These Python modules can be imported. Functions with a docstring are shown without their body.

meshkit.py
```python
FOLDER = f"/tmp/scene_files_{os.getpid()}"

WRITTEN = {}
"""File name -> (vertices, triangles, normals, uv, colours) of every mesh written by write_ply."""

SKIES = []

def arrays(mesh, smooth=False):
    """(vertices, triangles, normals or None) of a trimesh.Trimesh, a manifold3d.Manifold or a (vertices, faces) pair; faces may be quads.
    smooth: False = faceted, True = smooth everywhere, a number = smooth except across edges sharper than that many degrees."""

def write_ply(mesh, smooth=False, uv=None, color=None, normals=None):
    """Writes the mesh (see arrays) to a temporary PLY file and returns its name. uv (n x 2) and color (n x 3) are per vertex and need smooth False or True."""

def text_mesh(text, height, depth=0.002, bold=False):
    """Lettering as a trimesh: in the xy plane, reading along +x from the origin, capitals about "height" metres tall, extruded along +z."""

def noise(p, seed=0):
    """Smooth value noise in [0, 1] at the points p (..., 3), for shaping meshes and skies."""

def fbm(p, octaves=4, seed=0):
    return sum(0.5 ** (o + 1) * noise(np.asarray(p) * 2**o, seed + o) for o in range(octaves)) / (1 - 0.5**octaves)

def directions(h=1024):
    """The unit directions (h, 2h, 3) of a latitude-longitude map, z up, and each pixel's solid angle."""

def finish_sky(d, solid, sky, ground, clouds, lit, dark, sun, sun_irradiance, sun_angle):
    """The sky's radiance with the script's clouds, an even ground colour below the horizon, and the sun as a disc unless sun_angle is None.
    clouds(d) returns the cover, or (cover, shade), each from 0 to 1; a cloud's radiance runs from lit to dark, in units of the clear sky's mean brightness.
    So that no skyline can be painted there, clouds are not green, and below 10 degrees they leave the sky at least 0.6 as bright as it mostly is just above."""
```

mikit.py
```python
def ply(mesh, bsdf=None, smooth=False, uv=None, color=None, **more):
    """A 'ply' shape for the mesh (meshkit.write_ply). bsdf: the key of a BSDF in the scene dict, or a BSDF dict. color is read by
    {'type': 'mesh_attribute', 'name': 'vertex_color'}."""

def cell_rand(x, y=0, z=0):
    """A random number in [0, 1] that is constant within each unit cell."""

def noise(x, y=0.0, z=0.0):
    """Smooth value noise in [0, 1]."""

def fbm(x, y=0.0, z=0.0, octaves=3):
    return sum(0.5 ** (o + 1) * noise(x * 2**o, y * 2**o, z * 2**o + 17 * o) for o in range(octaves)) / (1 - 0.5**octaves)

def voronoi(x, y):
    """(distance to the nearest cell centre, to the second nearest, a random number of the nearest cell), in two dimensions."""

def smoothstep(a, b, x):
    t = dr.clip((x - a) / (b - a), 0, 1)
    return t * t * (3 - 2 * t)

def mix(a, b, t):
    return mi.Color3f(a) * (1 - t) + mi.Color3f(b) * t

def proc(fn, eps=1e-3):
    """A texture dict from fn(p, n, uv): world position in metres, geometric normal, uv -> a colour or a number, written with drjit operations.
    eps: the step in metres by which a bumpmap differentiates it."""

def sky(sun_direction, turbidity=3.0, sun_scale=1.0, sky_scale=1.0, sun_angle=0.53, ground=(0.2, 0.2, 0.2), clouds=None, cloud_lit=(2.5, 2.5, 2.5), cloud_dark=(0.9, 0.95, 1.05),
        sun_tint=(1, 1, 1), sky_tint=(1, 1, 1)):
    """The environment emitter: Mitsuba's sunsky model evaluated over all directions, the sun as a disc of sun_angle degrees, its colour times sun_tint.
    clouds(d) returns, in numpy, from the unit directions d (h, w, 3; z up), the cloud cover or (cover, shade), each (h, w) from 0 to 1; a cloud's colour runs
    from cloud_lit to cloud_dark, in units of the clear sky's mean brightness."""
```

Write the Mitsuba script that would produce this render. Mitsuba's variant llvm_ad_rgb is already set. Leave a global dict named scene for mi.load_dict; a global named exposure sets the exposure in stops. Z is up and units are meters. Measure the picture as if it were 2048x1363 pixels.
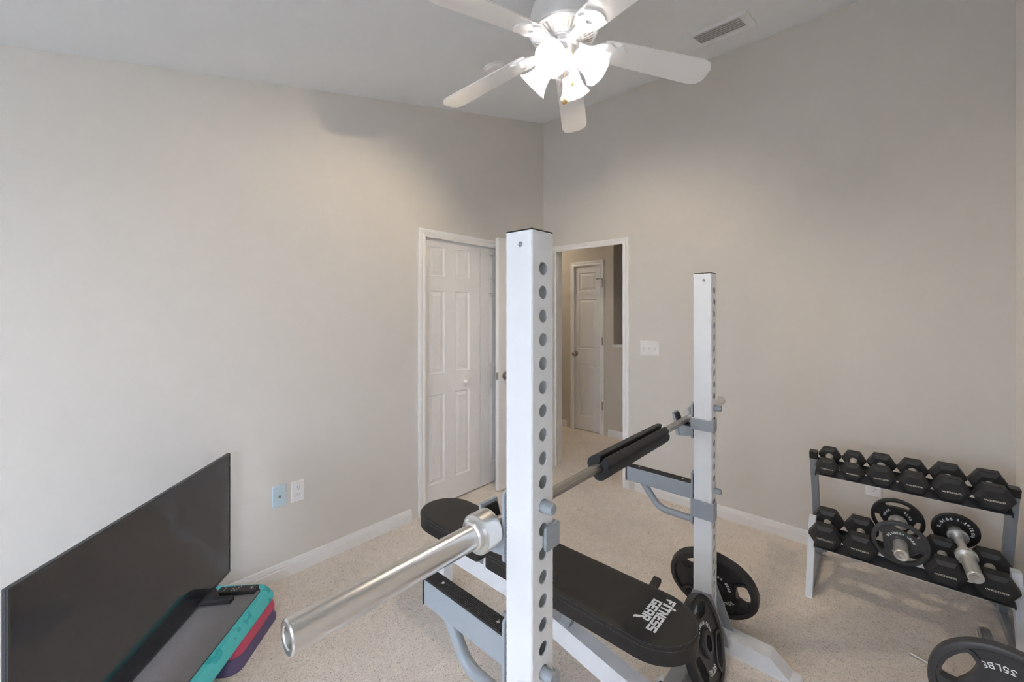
import math, numpy as np, trimesh, mitsuba as mi, drjit as dr, mikit, meshkit
import manifold3d as m3
from shapely import geometry as sg, affinity as sa
from mikit import proc, noise, fbm, smoothstep, mix

T = mi.ScalarTransform4f
scene, labels = {}, {}
PI = math.pi
rng = np.random.default_rng(7)

# ------------------------------------------------------------------ camera, sky, exposure
W, Hh, F_PX, HORIZON = 2048, 1363, 820.3, 622.7
CAM = np.array([2.416, -3.121, 1.441])
YAW = math.radians(42.12)
FWD = np.array([-math.sin(YAW), math.cos(YAW), 0.0])
scene['camera'] = {'type': 'perspective', 'fov': math.degrees(2 * math.atan(W / 2 / F_PX)), 'fov_axis': 'x', 'near_clip': 0.05, 'far_clip': 100.0,
                   'principal_point_offset_x': 0.0, 'principal_point_offset_y': (Hh / 2 - HORIZON) / Hh,
                   'to_world': T().look_at(origin=CAM.tolist(), target=(CAM + FWD).tolist(), up=[0, 0, 1])}
scene['sky'] = mikit.sky([0.2, 0.6, 0.75], turbidity=4.0, sun_scale=0.0, sky_scale=10.0, ground=(0.45, 0.45, 0.43),
                         clouds=lambda d: np.ones(d.shape[:2]), cloud_lit=(0.92, 1.02, 1.20), cloud_dark=(1.0, 1.0, 1.0))
exposure = 2.55
BULB = 240.0

# ------------------------------------------------------------------ materials
def rgb(*c): return {'type': 'rgb', 'value': list(c)}
def pr(name, c, rough=0.5, metallic=0.0, spec=0.5, bump=None, eps=1e-3, **k):
    col = proc(c) if callable(c) else rgb(*c)
    b = {'type': 'principled', 'base_color': col, 'roughness': rough, 'metallic': metallic, 'specular': spec, **k}
    if bump is not None:
        b = {'type': 'bumpmap', 'arbitrary': proc(bump, eps), 'scale': 1.0, 'bsdf': b}
    scene[name] = {'type': 'twosided', 'bsdf': b}
    return name

pr('wall_paint', (0.668, 0.645, 0.610), 0.75, spec=0.25, bump=lambda p, n, uv: 0.0012 * fbm(p.x * 70, p.y * 70, p.z * 70, 2), eps=2e-3)
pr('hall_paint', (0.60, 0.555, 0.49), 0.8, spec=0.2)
pr('ceiling_paint', (0.70, 0.725, 0.75), 0.85, spec=0.15, bump=lambda p, n, uv: 0.004 * fbm(p.x * 22, p.y * 45, 0, 3), eps=3e-3)
pr('trim_white', (0.80, 0.80, 0.80), 0.4, spec=0.4)
pr('door_white', (0.76, 0.76, 0.765), 0.45, spec=0.4)
def carpet_col(p, n, uv):
    a = fbm(p.x * 260, p.y * 260, 3.0, 3); b = noise(p.x * 520, p.y * 520, 5.0); f = fbm(p.x * 240 + 40, p.y * 240, 9.0, 2); c = fbm(p.x * 4, p.y * 4, 1.0, 3); e = noise(p.x * 38, p.y * 38, 2.0)
    base = mix((0.62, 0.56, 0.50), (0.80, 0.735, 0.665), smoothstep(0.2, 0.8, 0.65 * a + 0.35 * b)) * (0.90 + 0.14 * c + 0.08 * e)
    return base * (0.55 + 0.45 * smoothstep(0.14, 0.36, f))
pr('carpet', carpet_col, 0.95, spec=0.1, bump=lambda p, n, uv: 0.003 * fbm(p.x * 190, p.y * 190, 4.0, 2), eps=1.2e-3, sheen=0.3)
pr('rack_white', (0.72, 0.74, 0.765), 0.30, spec=0.5)
pr('rack_grey', (0.30, 0.335, 0.37), 0.35, spec=0.5)
pr('gusset_grey', (0.27, 0.29, 0.31), 0.45, spec=0.4)
pr('bench_white', (0.80, 0.83, 0.87), 0.35, spec=0.5)
pr('db_rack_grey', (0.24, 0.265, 0.29), 0.45, spec=0.5)
pr('db_rack_light', (0.66, 0.71, 0.77), 0.4, spec=0.5)
pr('black_plastic', (0.018, 0.018, 0.02), 0.45)
pr('rail_black', (0.028, 0.033, 0.04), 0.3)
pr('black_rubber', (0.022, 0.023, 0.026), 0.55, bump=lambda p, n, uv: 0.0004 * noise(p.x * 600, p.y * 600, p.z * 600), eps=6e-4)
pr('foam', (0.016, 0.017, 0.02), 0.55, bump=lambda p, n, uv: 0.0006 * noise(p.x * 400, p.y * 400, p.z * 400), eps=8e-4)
pr('hex_rubber', (0.022, 0.023, 0.025), 0.5, bump=lambda p, n, uv: 0.0003 * noise(p.x * 700, p.y * 700, p.z * 700), eps=5e-4)
pr('plate_rubber', (0.022, 0.022, 0.024), 0.38, bump=lambda p, n, uv: 0.0006 * noise(p.x * 300, p.y * 300, p.z * 300), eps=8e-4)
pr('plate_grey', (0.05, 0.052, 0.056), 0.4, bump=lambda p, n, uv: 0.0004 * noise(p.x * 300, p.y * 300, p.z * 300), eps=8e-4)
pr('vinyl', (0.020, 0.0195, 0.0195), 0.48, spec=0.4, bump=lambda p, n, uv: 0.0005 * fbm(p.x * 350, p.y * 350, p.z * 350, 2), eps=8e-4)
pr('stitch', (0.12, 0.12, 0.125), 0.6)
pr('print_white', (0.82, 0.84, 0.86), 0.6)
pr('print_gold', (0.55, 0.50, 0.45), 0.5)
pr('chrome', (0.78, 0.78, 0.78), 0.16, 1.0)
pr('steel', (0.74, 0.735, 0.72), 0.24, 1.0)
pr('shaft_steel', (0.46, 0.44, 0.41), 0.36, 1.0)
pr('handle_steel', (0.70, 0.68, 0.65), 0.4, 0.45)
pr('steel_worn', (0.74, 0.73, 0.70), 0.32, 0.7)
pr('nickel', (0.42, 0.40, 0.38), 0.3, 1.0)
pr('brass', (0.75, 0.52, 0.22), 0.25, 1.0)
pr('tv_screen', (0.007, 0.009, 0.016), 0.05, spec=0.85)
pr('tv_frame', (0.03, 0.034, 0.04), 0.35)
def teal_col(p, n, uv):
    s = smoothstep(0.66, 0.70, fbm(p.x * 28, p.y * 28, p.z * 28, 2))
    return mix((0.085, 0.55, 0.58), (0.03, 0.42, 0.45), s)
pr('teal', teal_col, 0.55)
pr('pink', (0.55, 0.075, 0.15), 0.55)
pr('purple', (0.11, 0.085, 0.19), 0.55)
pr('mat_grey', (0.26, 0.265, 0.275), 0.45)
pr('cover_white', (0.80, 0.80, 0.80), 0.4)
pr('cover_blue', (0.52, 0.66, 0.74), 0.4)
pr('slot_dark', (0.06, 0.06, 0.06), 0.6)
pr('vent_dark', (0.03, 0.03, 0.03), 0.6)
pr('vent_slat', (0.30, 0.30, 0.30), 0.5)
pr('vent_white', (0.66, 0.66, 0.66), 0.5)
pr('fan_white', (0.80, 0.80, 0.80), 0.4)
pr('fan_slot', (0.45, 0.40, 0.34), 0.7)
scene['frost'] = {'type': 'principledthin', 'base_color': rgb(0.96, 0.95, 0.93), 'roughness': 0.5, 'diff_trans': 0.45, 'spec_trans': 0.0}
scene['pane_glass'] = {'type': 'thindielectric', 'int_ior': 1.5}

# ------------------------------------------------------------------ mesh helpers
def tm(m):
    if isinstance(m, m3.Manifold):
        q = m.to_mesh(); return trimesh.Trimesh(q.vert_properties[:, :3], q.tri_verts, process=False)
    return m
def mani(t):
    t = t.copy(); t.merge_vertices()
    return m3.Manifold(m3.Mesh(np.asarray(t.vertices, np.float32), np.asarray(t.faces, np.uint32)))
def cat(*ms): return trimesh.util.concatenate([tm(m) for m in ms])
def hull(pts): return trimesh.convex.convex_hull(np.asarray(pts, float))
def box(lo, hi, ch=0.0):
    """box between two corners with chamfered edges"""
    lo, hi = np.minimum(lo, hi).astype(float), np.maximum(lo, hi).astype(float)
    if ch <= 0:
        return trimesh.creation.box(bounds=[lo, hi])
    ch = min(ch, 0.49 * (hi - lo).min()); P = []
    for sx in (0, 1):
        for sy in (0, 1):
            for sz in (0, 1):
                c = np.where([sx, sy, sz], hi, lo); s = np.where([sx, sy, sz], -1, 1)
                for k in range(3):
                    d = s * ch; d[k] = 0; P.append(c + d)
    return hull(P)
def rbox(lo, hi, r, seg=10):
    lo, hi = np.minimum(lo, hi).astype(float), np.maximum(lo, hi).astype(float)
    s = trimesh.creation.uv_sphere(r, count=[seg, seg]).vertices
    return hull(np.vstack([s + [x, y, z] for x in (lo[0] + r, hi[0] - r) for y in (lo[1] + r, hi[1] - r) for z in (lo[2] + r, hi[2] - r)]))
def frame_mat(o, x, y, z):
    m = np.eye(4); m[:3, 0], m[:3, 1], m[:3, 2], m[:3, 3] = x, y, z, o; return m
def tf(mesh, m):
    r = tm(mesh).copy(); r.apply_transform(m); return r
def mv(mesh, x=0, y=0, z=0): return tf(mesh, trimesh.transformations.translation_matrix([x, y, z]))
def rot(mesh, deg, axis, p=(0, 0, 0)): return tf(mesh, trimesh.transformations.rotation_matrix(math.radians(deg), axis, p))
def cyl(p0, p1, r, n=32, ch=0.0, r1=None):
    p0, p1 = np.array(p0, float), np.array(p1, float); L = np.linalg.norm(p1 - p0); r1 = r if r1 is None else r1
    prof = [(0, 0), (r - ch, 0), (r, ch), (r1, L - ch), (r1 - ch, L), (0, L)] if ch else [(0, 0), (r, 0), (r1, L), (0, L)]
    return along(lathe(prof, n), p0, p1 - p0)
def lathe(prof, n=48):
    m = trimesh.creation.revolve(np.array(prof, float), sections=n); m.merge_vertices(); m.fix_normals(); return m
def along(mesh, p0, d):
    z = np.array(d, float); z /= np.linalg.norm(z); a = np.array([0, 0, 1.0]) if abs(z[2]) < 0.9 else np.array([1.0, 0, 0])
    x = np.cross(a, z); x /= np.linalg.norm(x)
    return tf(mesh, frame_mat(p0, x, np.cross(z, x), z))
def prism(poly, h, m=None):
    """extrude a shapely polygon along z by h, then apply matrix m"""
    g = [trimesh.creation.extrude_polygon(p, h, engine='earcut') for p in getattr(poly, 'geoms', [poly])]
    r = trimesh.util.concatenate(g)
    return tf(r, m) if m is not None else r
XZ = lambda y: frame_mat((0, y, 0), (1, 0, 0), (0, 0, 1), (0, -1, 0))      # polygon (x,z), extruded towards -y from y
YZ = lambda x: frame_mat((x, 0, 0), (0, 1, 0), (0, 0, 1), (1, 0, 0))       # polygon (y,z), extruded towards +x from x
def sweep(path, prof, ref, closed=False):
    """sweep a closed 2-D profile (a along ref, b along tangent x ref) along a polyline with mitred joints"""
    P = np.array(path, float); n = len(P); prof = np.array(prof, float); V = []
    for i in range(n):
        t0 = P[i] - P[i - 1] if i > 0 or closed else P[1] - P[0]
        t1 = P[(i + 1) % n] - P[i] if i < n - 1 or closed else P[-1] - P[-2]
        t0, t1 = t0 / np.linalg.norm(t0), t1 / np.linalg.norm(t1)
        t = t0 + t1; t /= np.linalg.norm(t)
        r = np.asarray(ref(i) if callable(ref) else ref, float)
        a = r - t * (r @ t); a /= np.linalg.norm(a); b = np.cross(t, a); k = 1 / max(0.2, t @ t1)
        # stretch along the bend direction so the section keeps its width round the corner
        bend = t1 - t0; nb = np.linalg.norm(bend)
        pts = prof[:, :1] * a + prof[:, 1:] * b
        if nb > 1e-6:
            bend /= nb; bend -= t * (bend @ t); bend /= np.linalg.norm(bend)
            pts = pts + (pts @ bend)[:, None] * bend * (k - 1)
        V.append(P[i] + pts)
    m = len(prof); Fc = []
    for i in range(n if closed else n - 1):
        j = (i + 1) % n
        for k in range(m):
            l = (k + 1) % m; Fc += [[i * m + k, j * m + k, j * m + l], [i * m + k, j * m + l, i * m + l]]
    V = np.vstack(V)
    if not closed:
        tri = trimesh.creation.triangulate_polygon(sg.Polygon(prof), engine='earcut')
        cv, cf = np.array(tri[0]), np.array(tri[1])
        idx = [int(np.argmin(((prof - c) ** 2).sum(1))) for c in cv]
        Fc += [[idx[f[0]], idx[f[1]], idx[f[2]]] for f in cf] + [[(n - 1) * m + idx[f[2]], (n - 1) * m + idx[f[1]], (n - 1) * m + idx[f[0]]] for f in cf]
    r = trimesh.Trimesh(V, np.array(Fc), process=False); r.fix_normals(); return r
def ring(r, n=20): return [(r * math.cos(2 * PI * k / n), r * math.sin(2 * PI * k / n)) for k in range(n)]
def bend_path(pts, rad, seg=6):
    """round the corners of a polyline"""
    P = [np.array(p, float) for p in pts]; out = [P[0]]
    for i in range(1, len(P) - 1):
        a, b, c = P[i - 1], P[i], P[i + 1]; d0, d1 = a - b, c - b
        r = min(rad, 0.45 * np.linalg.norm(d0), 0.45 * np.linalg.norm(d1)); d0, d1 = d0 / np.linalg.norm(d0) * r, d1 / np.linalg.norm(d1) * r
        for k in range(seg + 1):
            t = k / seg; out.append((1 - t) ** 2 * (b + d0) + 2 * t * (1 - t) * b + t * t * (b + d1))
    return out + [P[-1]]
def tube(pts, r, n=20, rad=0.0):
    pts = bend_path(pts, rad) if rad else pts
    d = np.array(pts[-1], float) - np.array(pts[0], float); ref = (0, 0, 1) if abs(d[2]) < 0.9 * np.linalg.norm(d) else (1, 0, 0)
    nrm = np.cross(d, ref); 
    return sweep(pts, ring(r, n), nrm / np.linalg.norm(nrm))
def XS(poly):
    return m3.CrossSection([np.array(sg.polygon.orient(poly, 1.0).exterior.coords)[:-1]])
def rrect(x0, y0, x1, y1, r, q=6):
    return sg.box(x0 + r, y0 + r, x1 - r, y1 - r).buffer(r, quad_segs=q) if r > 0 else sg.box(x0, y0, x1, y1)
_glyph = {}
def text(s, h, depth=0.0008, bold=True, slant=0.0, xscale=1.0):
    k = (s, h, depth, bold)
    if k not in _glyph: _glyph[k] = meshkit.text_mesh(s, h, depth, bold)
    m = _glyph[k].copy(); v = np.array(m.vertices); v[:, 0] = v[:, 0] * xscale + slant * v[:, 1]; m.vertices = v; return m
def arc_text(s, r, h, mid_deg, step_deg, flip=False, depth=0.0008):
    """letters round a circle in the xy plane; mid_deg is where the middle of the text sits"""
    out = []; n = len(s)
    for i, c in enumerate(s):
        if c == ' ': continue
        g = text(c, h, depth); w = g.bounds[1][0] + g.bounds[0][0]; g = mv(g, -w / 2, -h / 2, 0)
        a = mid_deg + ((i - (n - 1) / 2) * step_deg) * (1 if flip else -1)
        g = rot(g, (a + 90) if flip else (a - 90), (0, 0, 1)); g = mv(g, r * math.cos(math.radians(a)), r * math.sin(math.radians(a)), 0); out.append(g)
    return cat(*out)

# ------------------------------------------------------------------ scene helpers
used = {}
def key(name):
    if name not in scene and name not in labels and name not in used:
        used[name] = 1; return name
    k = 1
    while f'{name}_{k:03d}' in used: k += 1
    used[f'{name}_{k:03d}'] = 1; return f'{name}_{k:03d}'
def thing(name, label, cat_, group=None):
    k = key(name); labels[k] = {'label': label, 'category': cat_}
    if group: labels[k]['group'] = group
    return k
def part(parent, name, mesh, bsdf, smooth=30, label=None, to=None, **more):
    k = key(parent + '__' + name)
    d = mesh if isinstance(mesh, dict) else mikit.ply(tm(mesh), bsdf, smooth=smooth, **more)
    scene[k] = dict(d) if to is None else {**d, 'to_world': T(np.asarray(to).tolist())}
    if label: labels[k] = {'label': label}
    return k
def struct(name, mesh, bsdf, smooth=False, label=None, parent=None):
    if parent: return part(parent, name, mesh, bsdf, smooth)
    used[name] = 1
    if mesh is not None: scene[name] = mikit.ply(tm(mesh), bsdf, smooth=smooth)
    labels[name] = {'kind': 'structure', **({'label': label} if label else {})}
    return name
def single(name, mesh, bsdf, label, cat_, group=None, smooth=30):
    k = thing(name, label, cat_, group); scene[k] = mikit.ply(tm(mesh), bsdf, smooth=smooth); return k

# ------------------------------------------------------------------ room shell
RX, RY, SL = 2.895, -5.20, 0.2505
YK = -3.42                      # behind the camera the slope ends and the ceiling runs on flat
ceil_z = lambda y: 3.245 + SL * max(y, YK)
WT = 0.12
struct('floor', box((-1.6, RY - WT, -0.10), (RX + WT, 2.6, 0.0)), 'carpet', label='beige cut pile carpet over the whole floor')
# left wall with the closet opening
CY0, CY1, CZ = -1.423, -0.205, 2.026
pl = sg.Polygon([(RY - WT, 0), (WT, 0), (WT, ceil_z(WT)), (YK, ceil_z(YK)), (RY - WT, ceil_z(YK))]).difference(sg.box(CY0, -0.1, CY1, CZ))
struct('wall_left', prism(pl, WT, YZ(-WT)), 'wall_paint', label='long greige wall with the closet in it')
struct('wall_closet', box((-0.66, CY0 - 0.1, 0), (-0.62, CY1 + 0.1, 2.4)), 'hall_paint', label='back wall inside the closet')
for nm, m in (('left', box((-0.62, CY0 - 0.1, 0), (-WT, CY0 - 0.05, 2.4))), ('right', box((-0.62, CY1 + 0.05, 0), (-WT, CY1 + 0.1, 2.4))), ('top', box((-0.62, CY0 - 0.1, 2.36), (-WT, CY1 + 0.1, 2.4)))): struct('wall_closet_' + nm, m, 'hall_paint', label=nm + ' side of the closet interior')
# back wall with the bedroom doorway
DX0, DX1, DZ = 0.108, 0.878, 2.045
pb = sg.Polygon([(0, 0), (RX, 0), (RX, ceil_z(0)), (0, ceil_z(0))]).difference(sg.box(DX0, -0.1, DX1, DZ))
struct('wall_back', prism(pb, WT, XZ(WT)), 'wall_paint', label='greige wall with the open doorway')
VY0, VY1 = -4.80, -3.90
pr_ = sg.Polygon([(RY - WT, 0), (WT, 0), (WT, ceil_z(WT)), (YK, ceil_z(YK)), (RY - WT, ceil_z(YK))]).difference(sg.box(VY0, 0.55, VY1, 2.12))
struct('wall_right', prism(pr_, WT, YZ(RX)), 'wall_paint', label='greige wall at the right edge')
WX0, WX1, WZ0, WZ1 = 0.60, 2.40, 0.55, 2.12
pf = sg.box(0, 0, RX, ceil_z(RY)).difference(sg.box(WX0, WZ0, WX1, WZ1))
struct('wall_front', prism(pf, WT, XZ(RY)), 'wall_paint', label='wall with the window behind the camera')
def slope_slab(x0, x1, y0, y1, t=0.1):
    return hull([(x, y, ceil_z(y) + d) for x in (x0, x1) for y in (y0, y1) for d in (0, t)])
struct('ceiling', cat(slope_slab(-WT, RX + WT, YK, WT), box((-WT, RY - WT, ceil_z(YK)), (RX + WT, YK, ceil_z(YK) + 0.1))), 'ceiling_paint', label='sloping pale grey textured ceiling')
# window behind the camera: frame, sashes and panes
struct('window_1', None, None, label='sliding window behind the camera')
wf = [box((WX0, RY - 0.09, WZ0), (WX1, RY - 0.03, WZ0 + 0.04)), box((WX0, RY - 0.09, WZ1 - 0.04), (WX1, RY - 0.03, WZ1)), box((WX0, RY - 0.09, WZ0), (WX0 + 0.04, RY - 0.03, WZ1)),
      box((WX1 - 0.04, RY - 0.09, WZ0), (WX1, RY - 0.03, WZ1)), box(((WX0 + WX1) / 2 - 0.025, RY - 0.09, WZ0), ((WX0 + WX1) / 2 + 0.025, RY - 0.03, WZ1))]
part('window_1', 'frame', cat(*wf), 'trim_white', False)
part('window_1', 'sill', box((WX0 - 0.03, RY - 0.03, WZ0 - 0.02), (WX1 + 0.03, RY + 0.035, WZ0), 0.004), 'trim_white', False)
for a, b in ((WX0 + 0.04, (WX0 + WX1) / 2 - 0.025), ((WX0 + WX1) / 2 + 0.025, WX1 - 0.04)):
    q = trimesh.Trimesh([(a, RY - 0.06, WZ0 + 0.04), (b, RY - 0.06, WZ0 + 0.04), (b, RY - 0.06, WZ1 - 0.04), (a, RY - 0.06, WZ1 - 0.04)], [[0, 1, 2], [0, 2, 3]], process=False)
    part('window_1', 'pane', q, 'pane_glass', False)

struct('window_2', None, None, label='window in the right wall behind the camera')
wf = [box((RX + 0.03, VY0, 0.55), (RX + 0.09, VY1, 0.59)), box((RX + 0.03, VY0, 2.08), (RX + 0.09, VY1, 2.12)), box((RX + 0.03, VY0, 0.55), (RX + 0.09, VY0 + 0.04, 2.12)),
      box((RX + 0.03, VY1 - 0.04, 0.55), (RX + 0.09, VY1, 2.12)), box((RX + 0.03, VY0, 1.31), (RX + 0.09, VY1, 1.36))]
part('window_2', 'frame', cat(*wf), 'trim_white', False)
for a, b in ((0.59, 1.31), (1.36, 2.08)):
    q = trimesh.Trimesh([(RX + 0.06, VY0 + 0.04, a), (RX + 0.06, VY1 - 0.04, a), (RX + 0.06, VY1 - 0.04, b), (RX + 0.06, VY0 + 0.04, b)], [[0, 1, 2], [0, 2, 3]], process=False)
    part('window_2', 'pane', q, 'pane_glass', False)

# hall beyond the doorway
HY = 1.14
NX, NZ = 0.13, 1.06
ph = sg.box(-1.6, 0, 1.7, 2.46).difference(sg.box(-0.442, -0.1, 0.0, 2.035)).difference(sg.box(NX, NZ, 1.3, 2.36))
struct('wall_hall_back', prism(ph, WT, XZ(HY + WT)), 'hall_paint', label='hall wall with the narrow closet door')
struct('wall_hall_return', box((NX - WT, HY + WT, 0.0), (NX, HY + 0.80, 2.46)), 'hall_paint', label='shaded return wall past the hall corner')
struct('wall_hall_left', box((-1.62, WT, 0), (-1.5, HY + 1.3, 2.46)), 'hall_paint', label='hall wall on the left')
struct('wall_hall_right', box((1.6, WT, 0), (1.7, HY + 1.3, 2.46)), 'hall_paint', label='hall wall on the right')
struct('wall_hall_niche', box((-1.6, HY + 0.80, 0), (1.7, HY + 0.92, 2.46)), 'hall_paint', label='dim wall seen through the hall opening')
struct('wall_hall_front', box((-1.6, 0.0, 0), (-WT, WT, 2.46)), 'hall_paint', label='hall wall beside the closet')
struct('ceiling_hall', box((-1.62, WT, 2.46), (1.7, HY + 1.3, 2.56)), 'ceiling_paint', label='hall ceiling')

# trims: casing profile (a outward from the wall, b across)
def casing_mesh(path, normal, w=0.057, flip=1):
    prof = [(0, 0), (0.010, 0), (0.013, 0.006 * flip), (0.015, 0.02 * flip), (0.012, 0.030 * flip), (0.017, 0.046 * flip), (0.014, w * flip), (0, w * flip)]
    return sweep(path, prof, normal)
struct('trim_1', casing_mesh([(0, CY0 - 0.008, 0), (0, CY0 - 0.008, CZ + 0.004), (0, CY1 + 0.008, CZ + 0.004), (0, CY1 + 0.008, 0)], (1, 0, 0), 0.058, 1), 'trim_white', 20, label='white casing round the closet')
part('trim_1', 'jamb', cat(box((-WT, CY0 - 0.001, 0), (0.0, CY0 + 0.012, CZ)), box((-WT, CY1 - 0.012, 0), (0, CY1 + 0.001, CZ)), box((-WT, CY0, CZ - 0.004), (0, CY1, CZ + 0.006))), 'trim_white', False)
struct('trim_2', casing_mesh([(DX0 - 0.004, 0, 0), (DX0 - 0.004, 0, DZ + 0.004), (DX1 + 0.004, 0, DZ + 0.004), (DX1 + 0.004, 0, 0)], (0, -1, 0), 0.052, 1), 'trim_white', 20, label='white casing round the bedroom doorway')
part('trim_2', 'jamb', cat(box((DX0 - 0.001, 0, 0), (DX0 + 0.016, WT + 0.01, DZ)), box((DX1 - 0.016, 0, 0), (DX1 + 0.001, WT + 0.01, DZ)), box((DX0, 0, DZ - 0.016), (DX1, WT + 0.01, DZ + 0.001)),
     box((DX0 + 0.016, 0.045, 0), (DX0 + 0.028, 0.08, DZ - 0.016)), box((DX1 - 0.028, 0.045, 0), (DX1 - 0.016, 0.08, DZ - 0.016)), box((DX0, 0.045, DZ - 0.028), (DX1, 0.08, DZ - 0.016))), 'trim_white', False)
struct('trim_3', casing_mesh([(-0.452, HY, 0), (-0.452, HY, 2.045), (0.008, HY, 2.045), (0.008, HY, 0)], (0, -1, 0), 0.056, 1), 'trim_white', 20, label='white casing round the hall closet door')
struct('trim_4', box((NX - 0.01, HY - 0.02, NZ - 0.02), (1.31, HY + WT + 0.02, NZ + 0.004), 0.004), 'trim_white', False, label='sill of the opening in the hall wall')
bprof = [(0, 0), (0.014, 0), (0.014, 0.048), (0.011, 0.054), (0.012, 0.060), (0.009, 0.068), (0.008, 0.076), (0.005, 0.082), (0, 0.083)]
def base(p0, p1, nrm):
    m = sweep([p0, p1], bprof, nrm); t = np.array(p1, float) - np.array(p0, float)
    if np.cross(t, nrm)[2] < 0:      # keep the profile upright
        m = sweep([p1, p0], bprof, nrm)
    return m
struct('baseboard_left', base((0, RY, 0), (0, CY0 - 0.066, 0), (1, 0, 0)), 'trim_white', 20, label='white baseboard along the left wall')
struct('baseboard_left_corner', base((0, CY1 + 0.066, 0), (0, 0, 0), (1, 0, 0)), 'trim_white', 20, label='short white baseboard between closet and corner')
struct('baseboard_back', base((DX1 + 0.056, 0, 0), (RX, 0, 0), (0, -1, 0)), 'trim_white', 20, label='white baseboard along the back wall')
struct('baseboard_right', base((RX, 0, 0), (RX, RY, 0), (-1, 0, 0)), 'trim_white', 20, label='white baseboard along the right wall')
struct('baseboard_front', base((RX, RY, 0), (0, RY, 0), (0, 1, 0)), 'trim_white', 20, label='white baseboard under the window')
struct('baseboard_hall_right', base((0.064, HY, 0), (1.6, HY, 0), (0, -1, 0)), 'trim_white', 20, label='white baseboard right of the hall door')
struct('baseboard_hall_left', base((-1.5, HY, 0), (-0.508, HY, 0), (0, -1, 0)), 'trim_white', 20, label='white baseboard left of the hall door')

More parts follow.
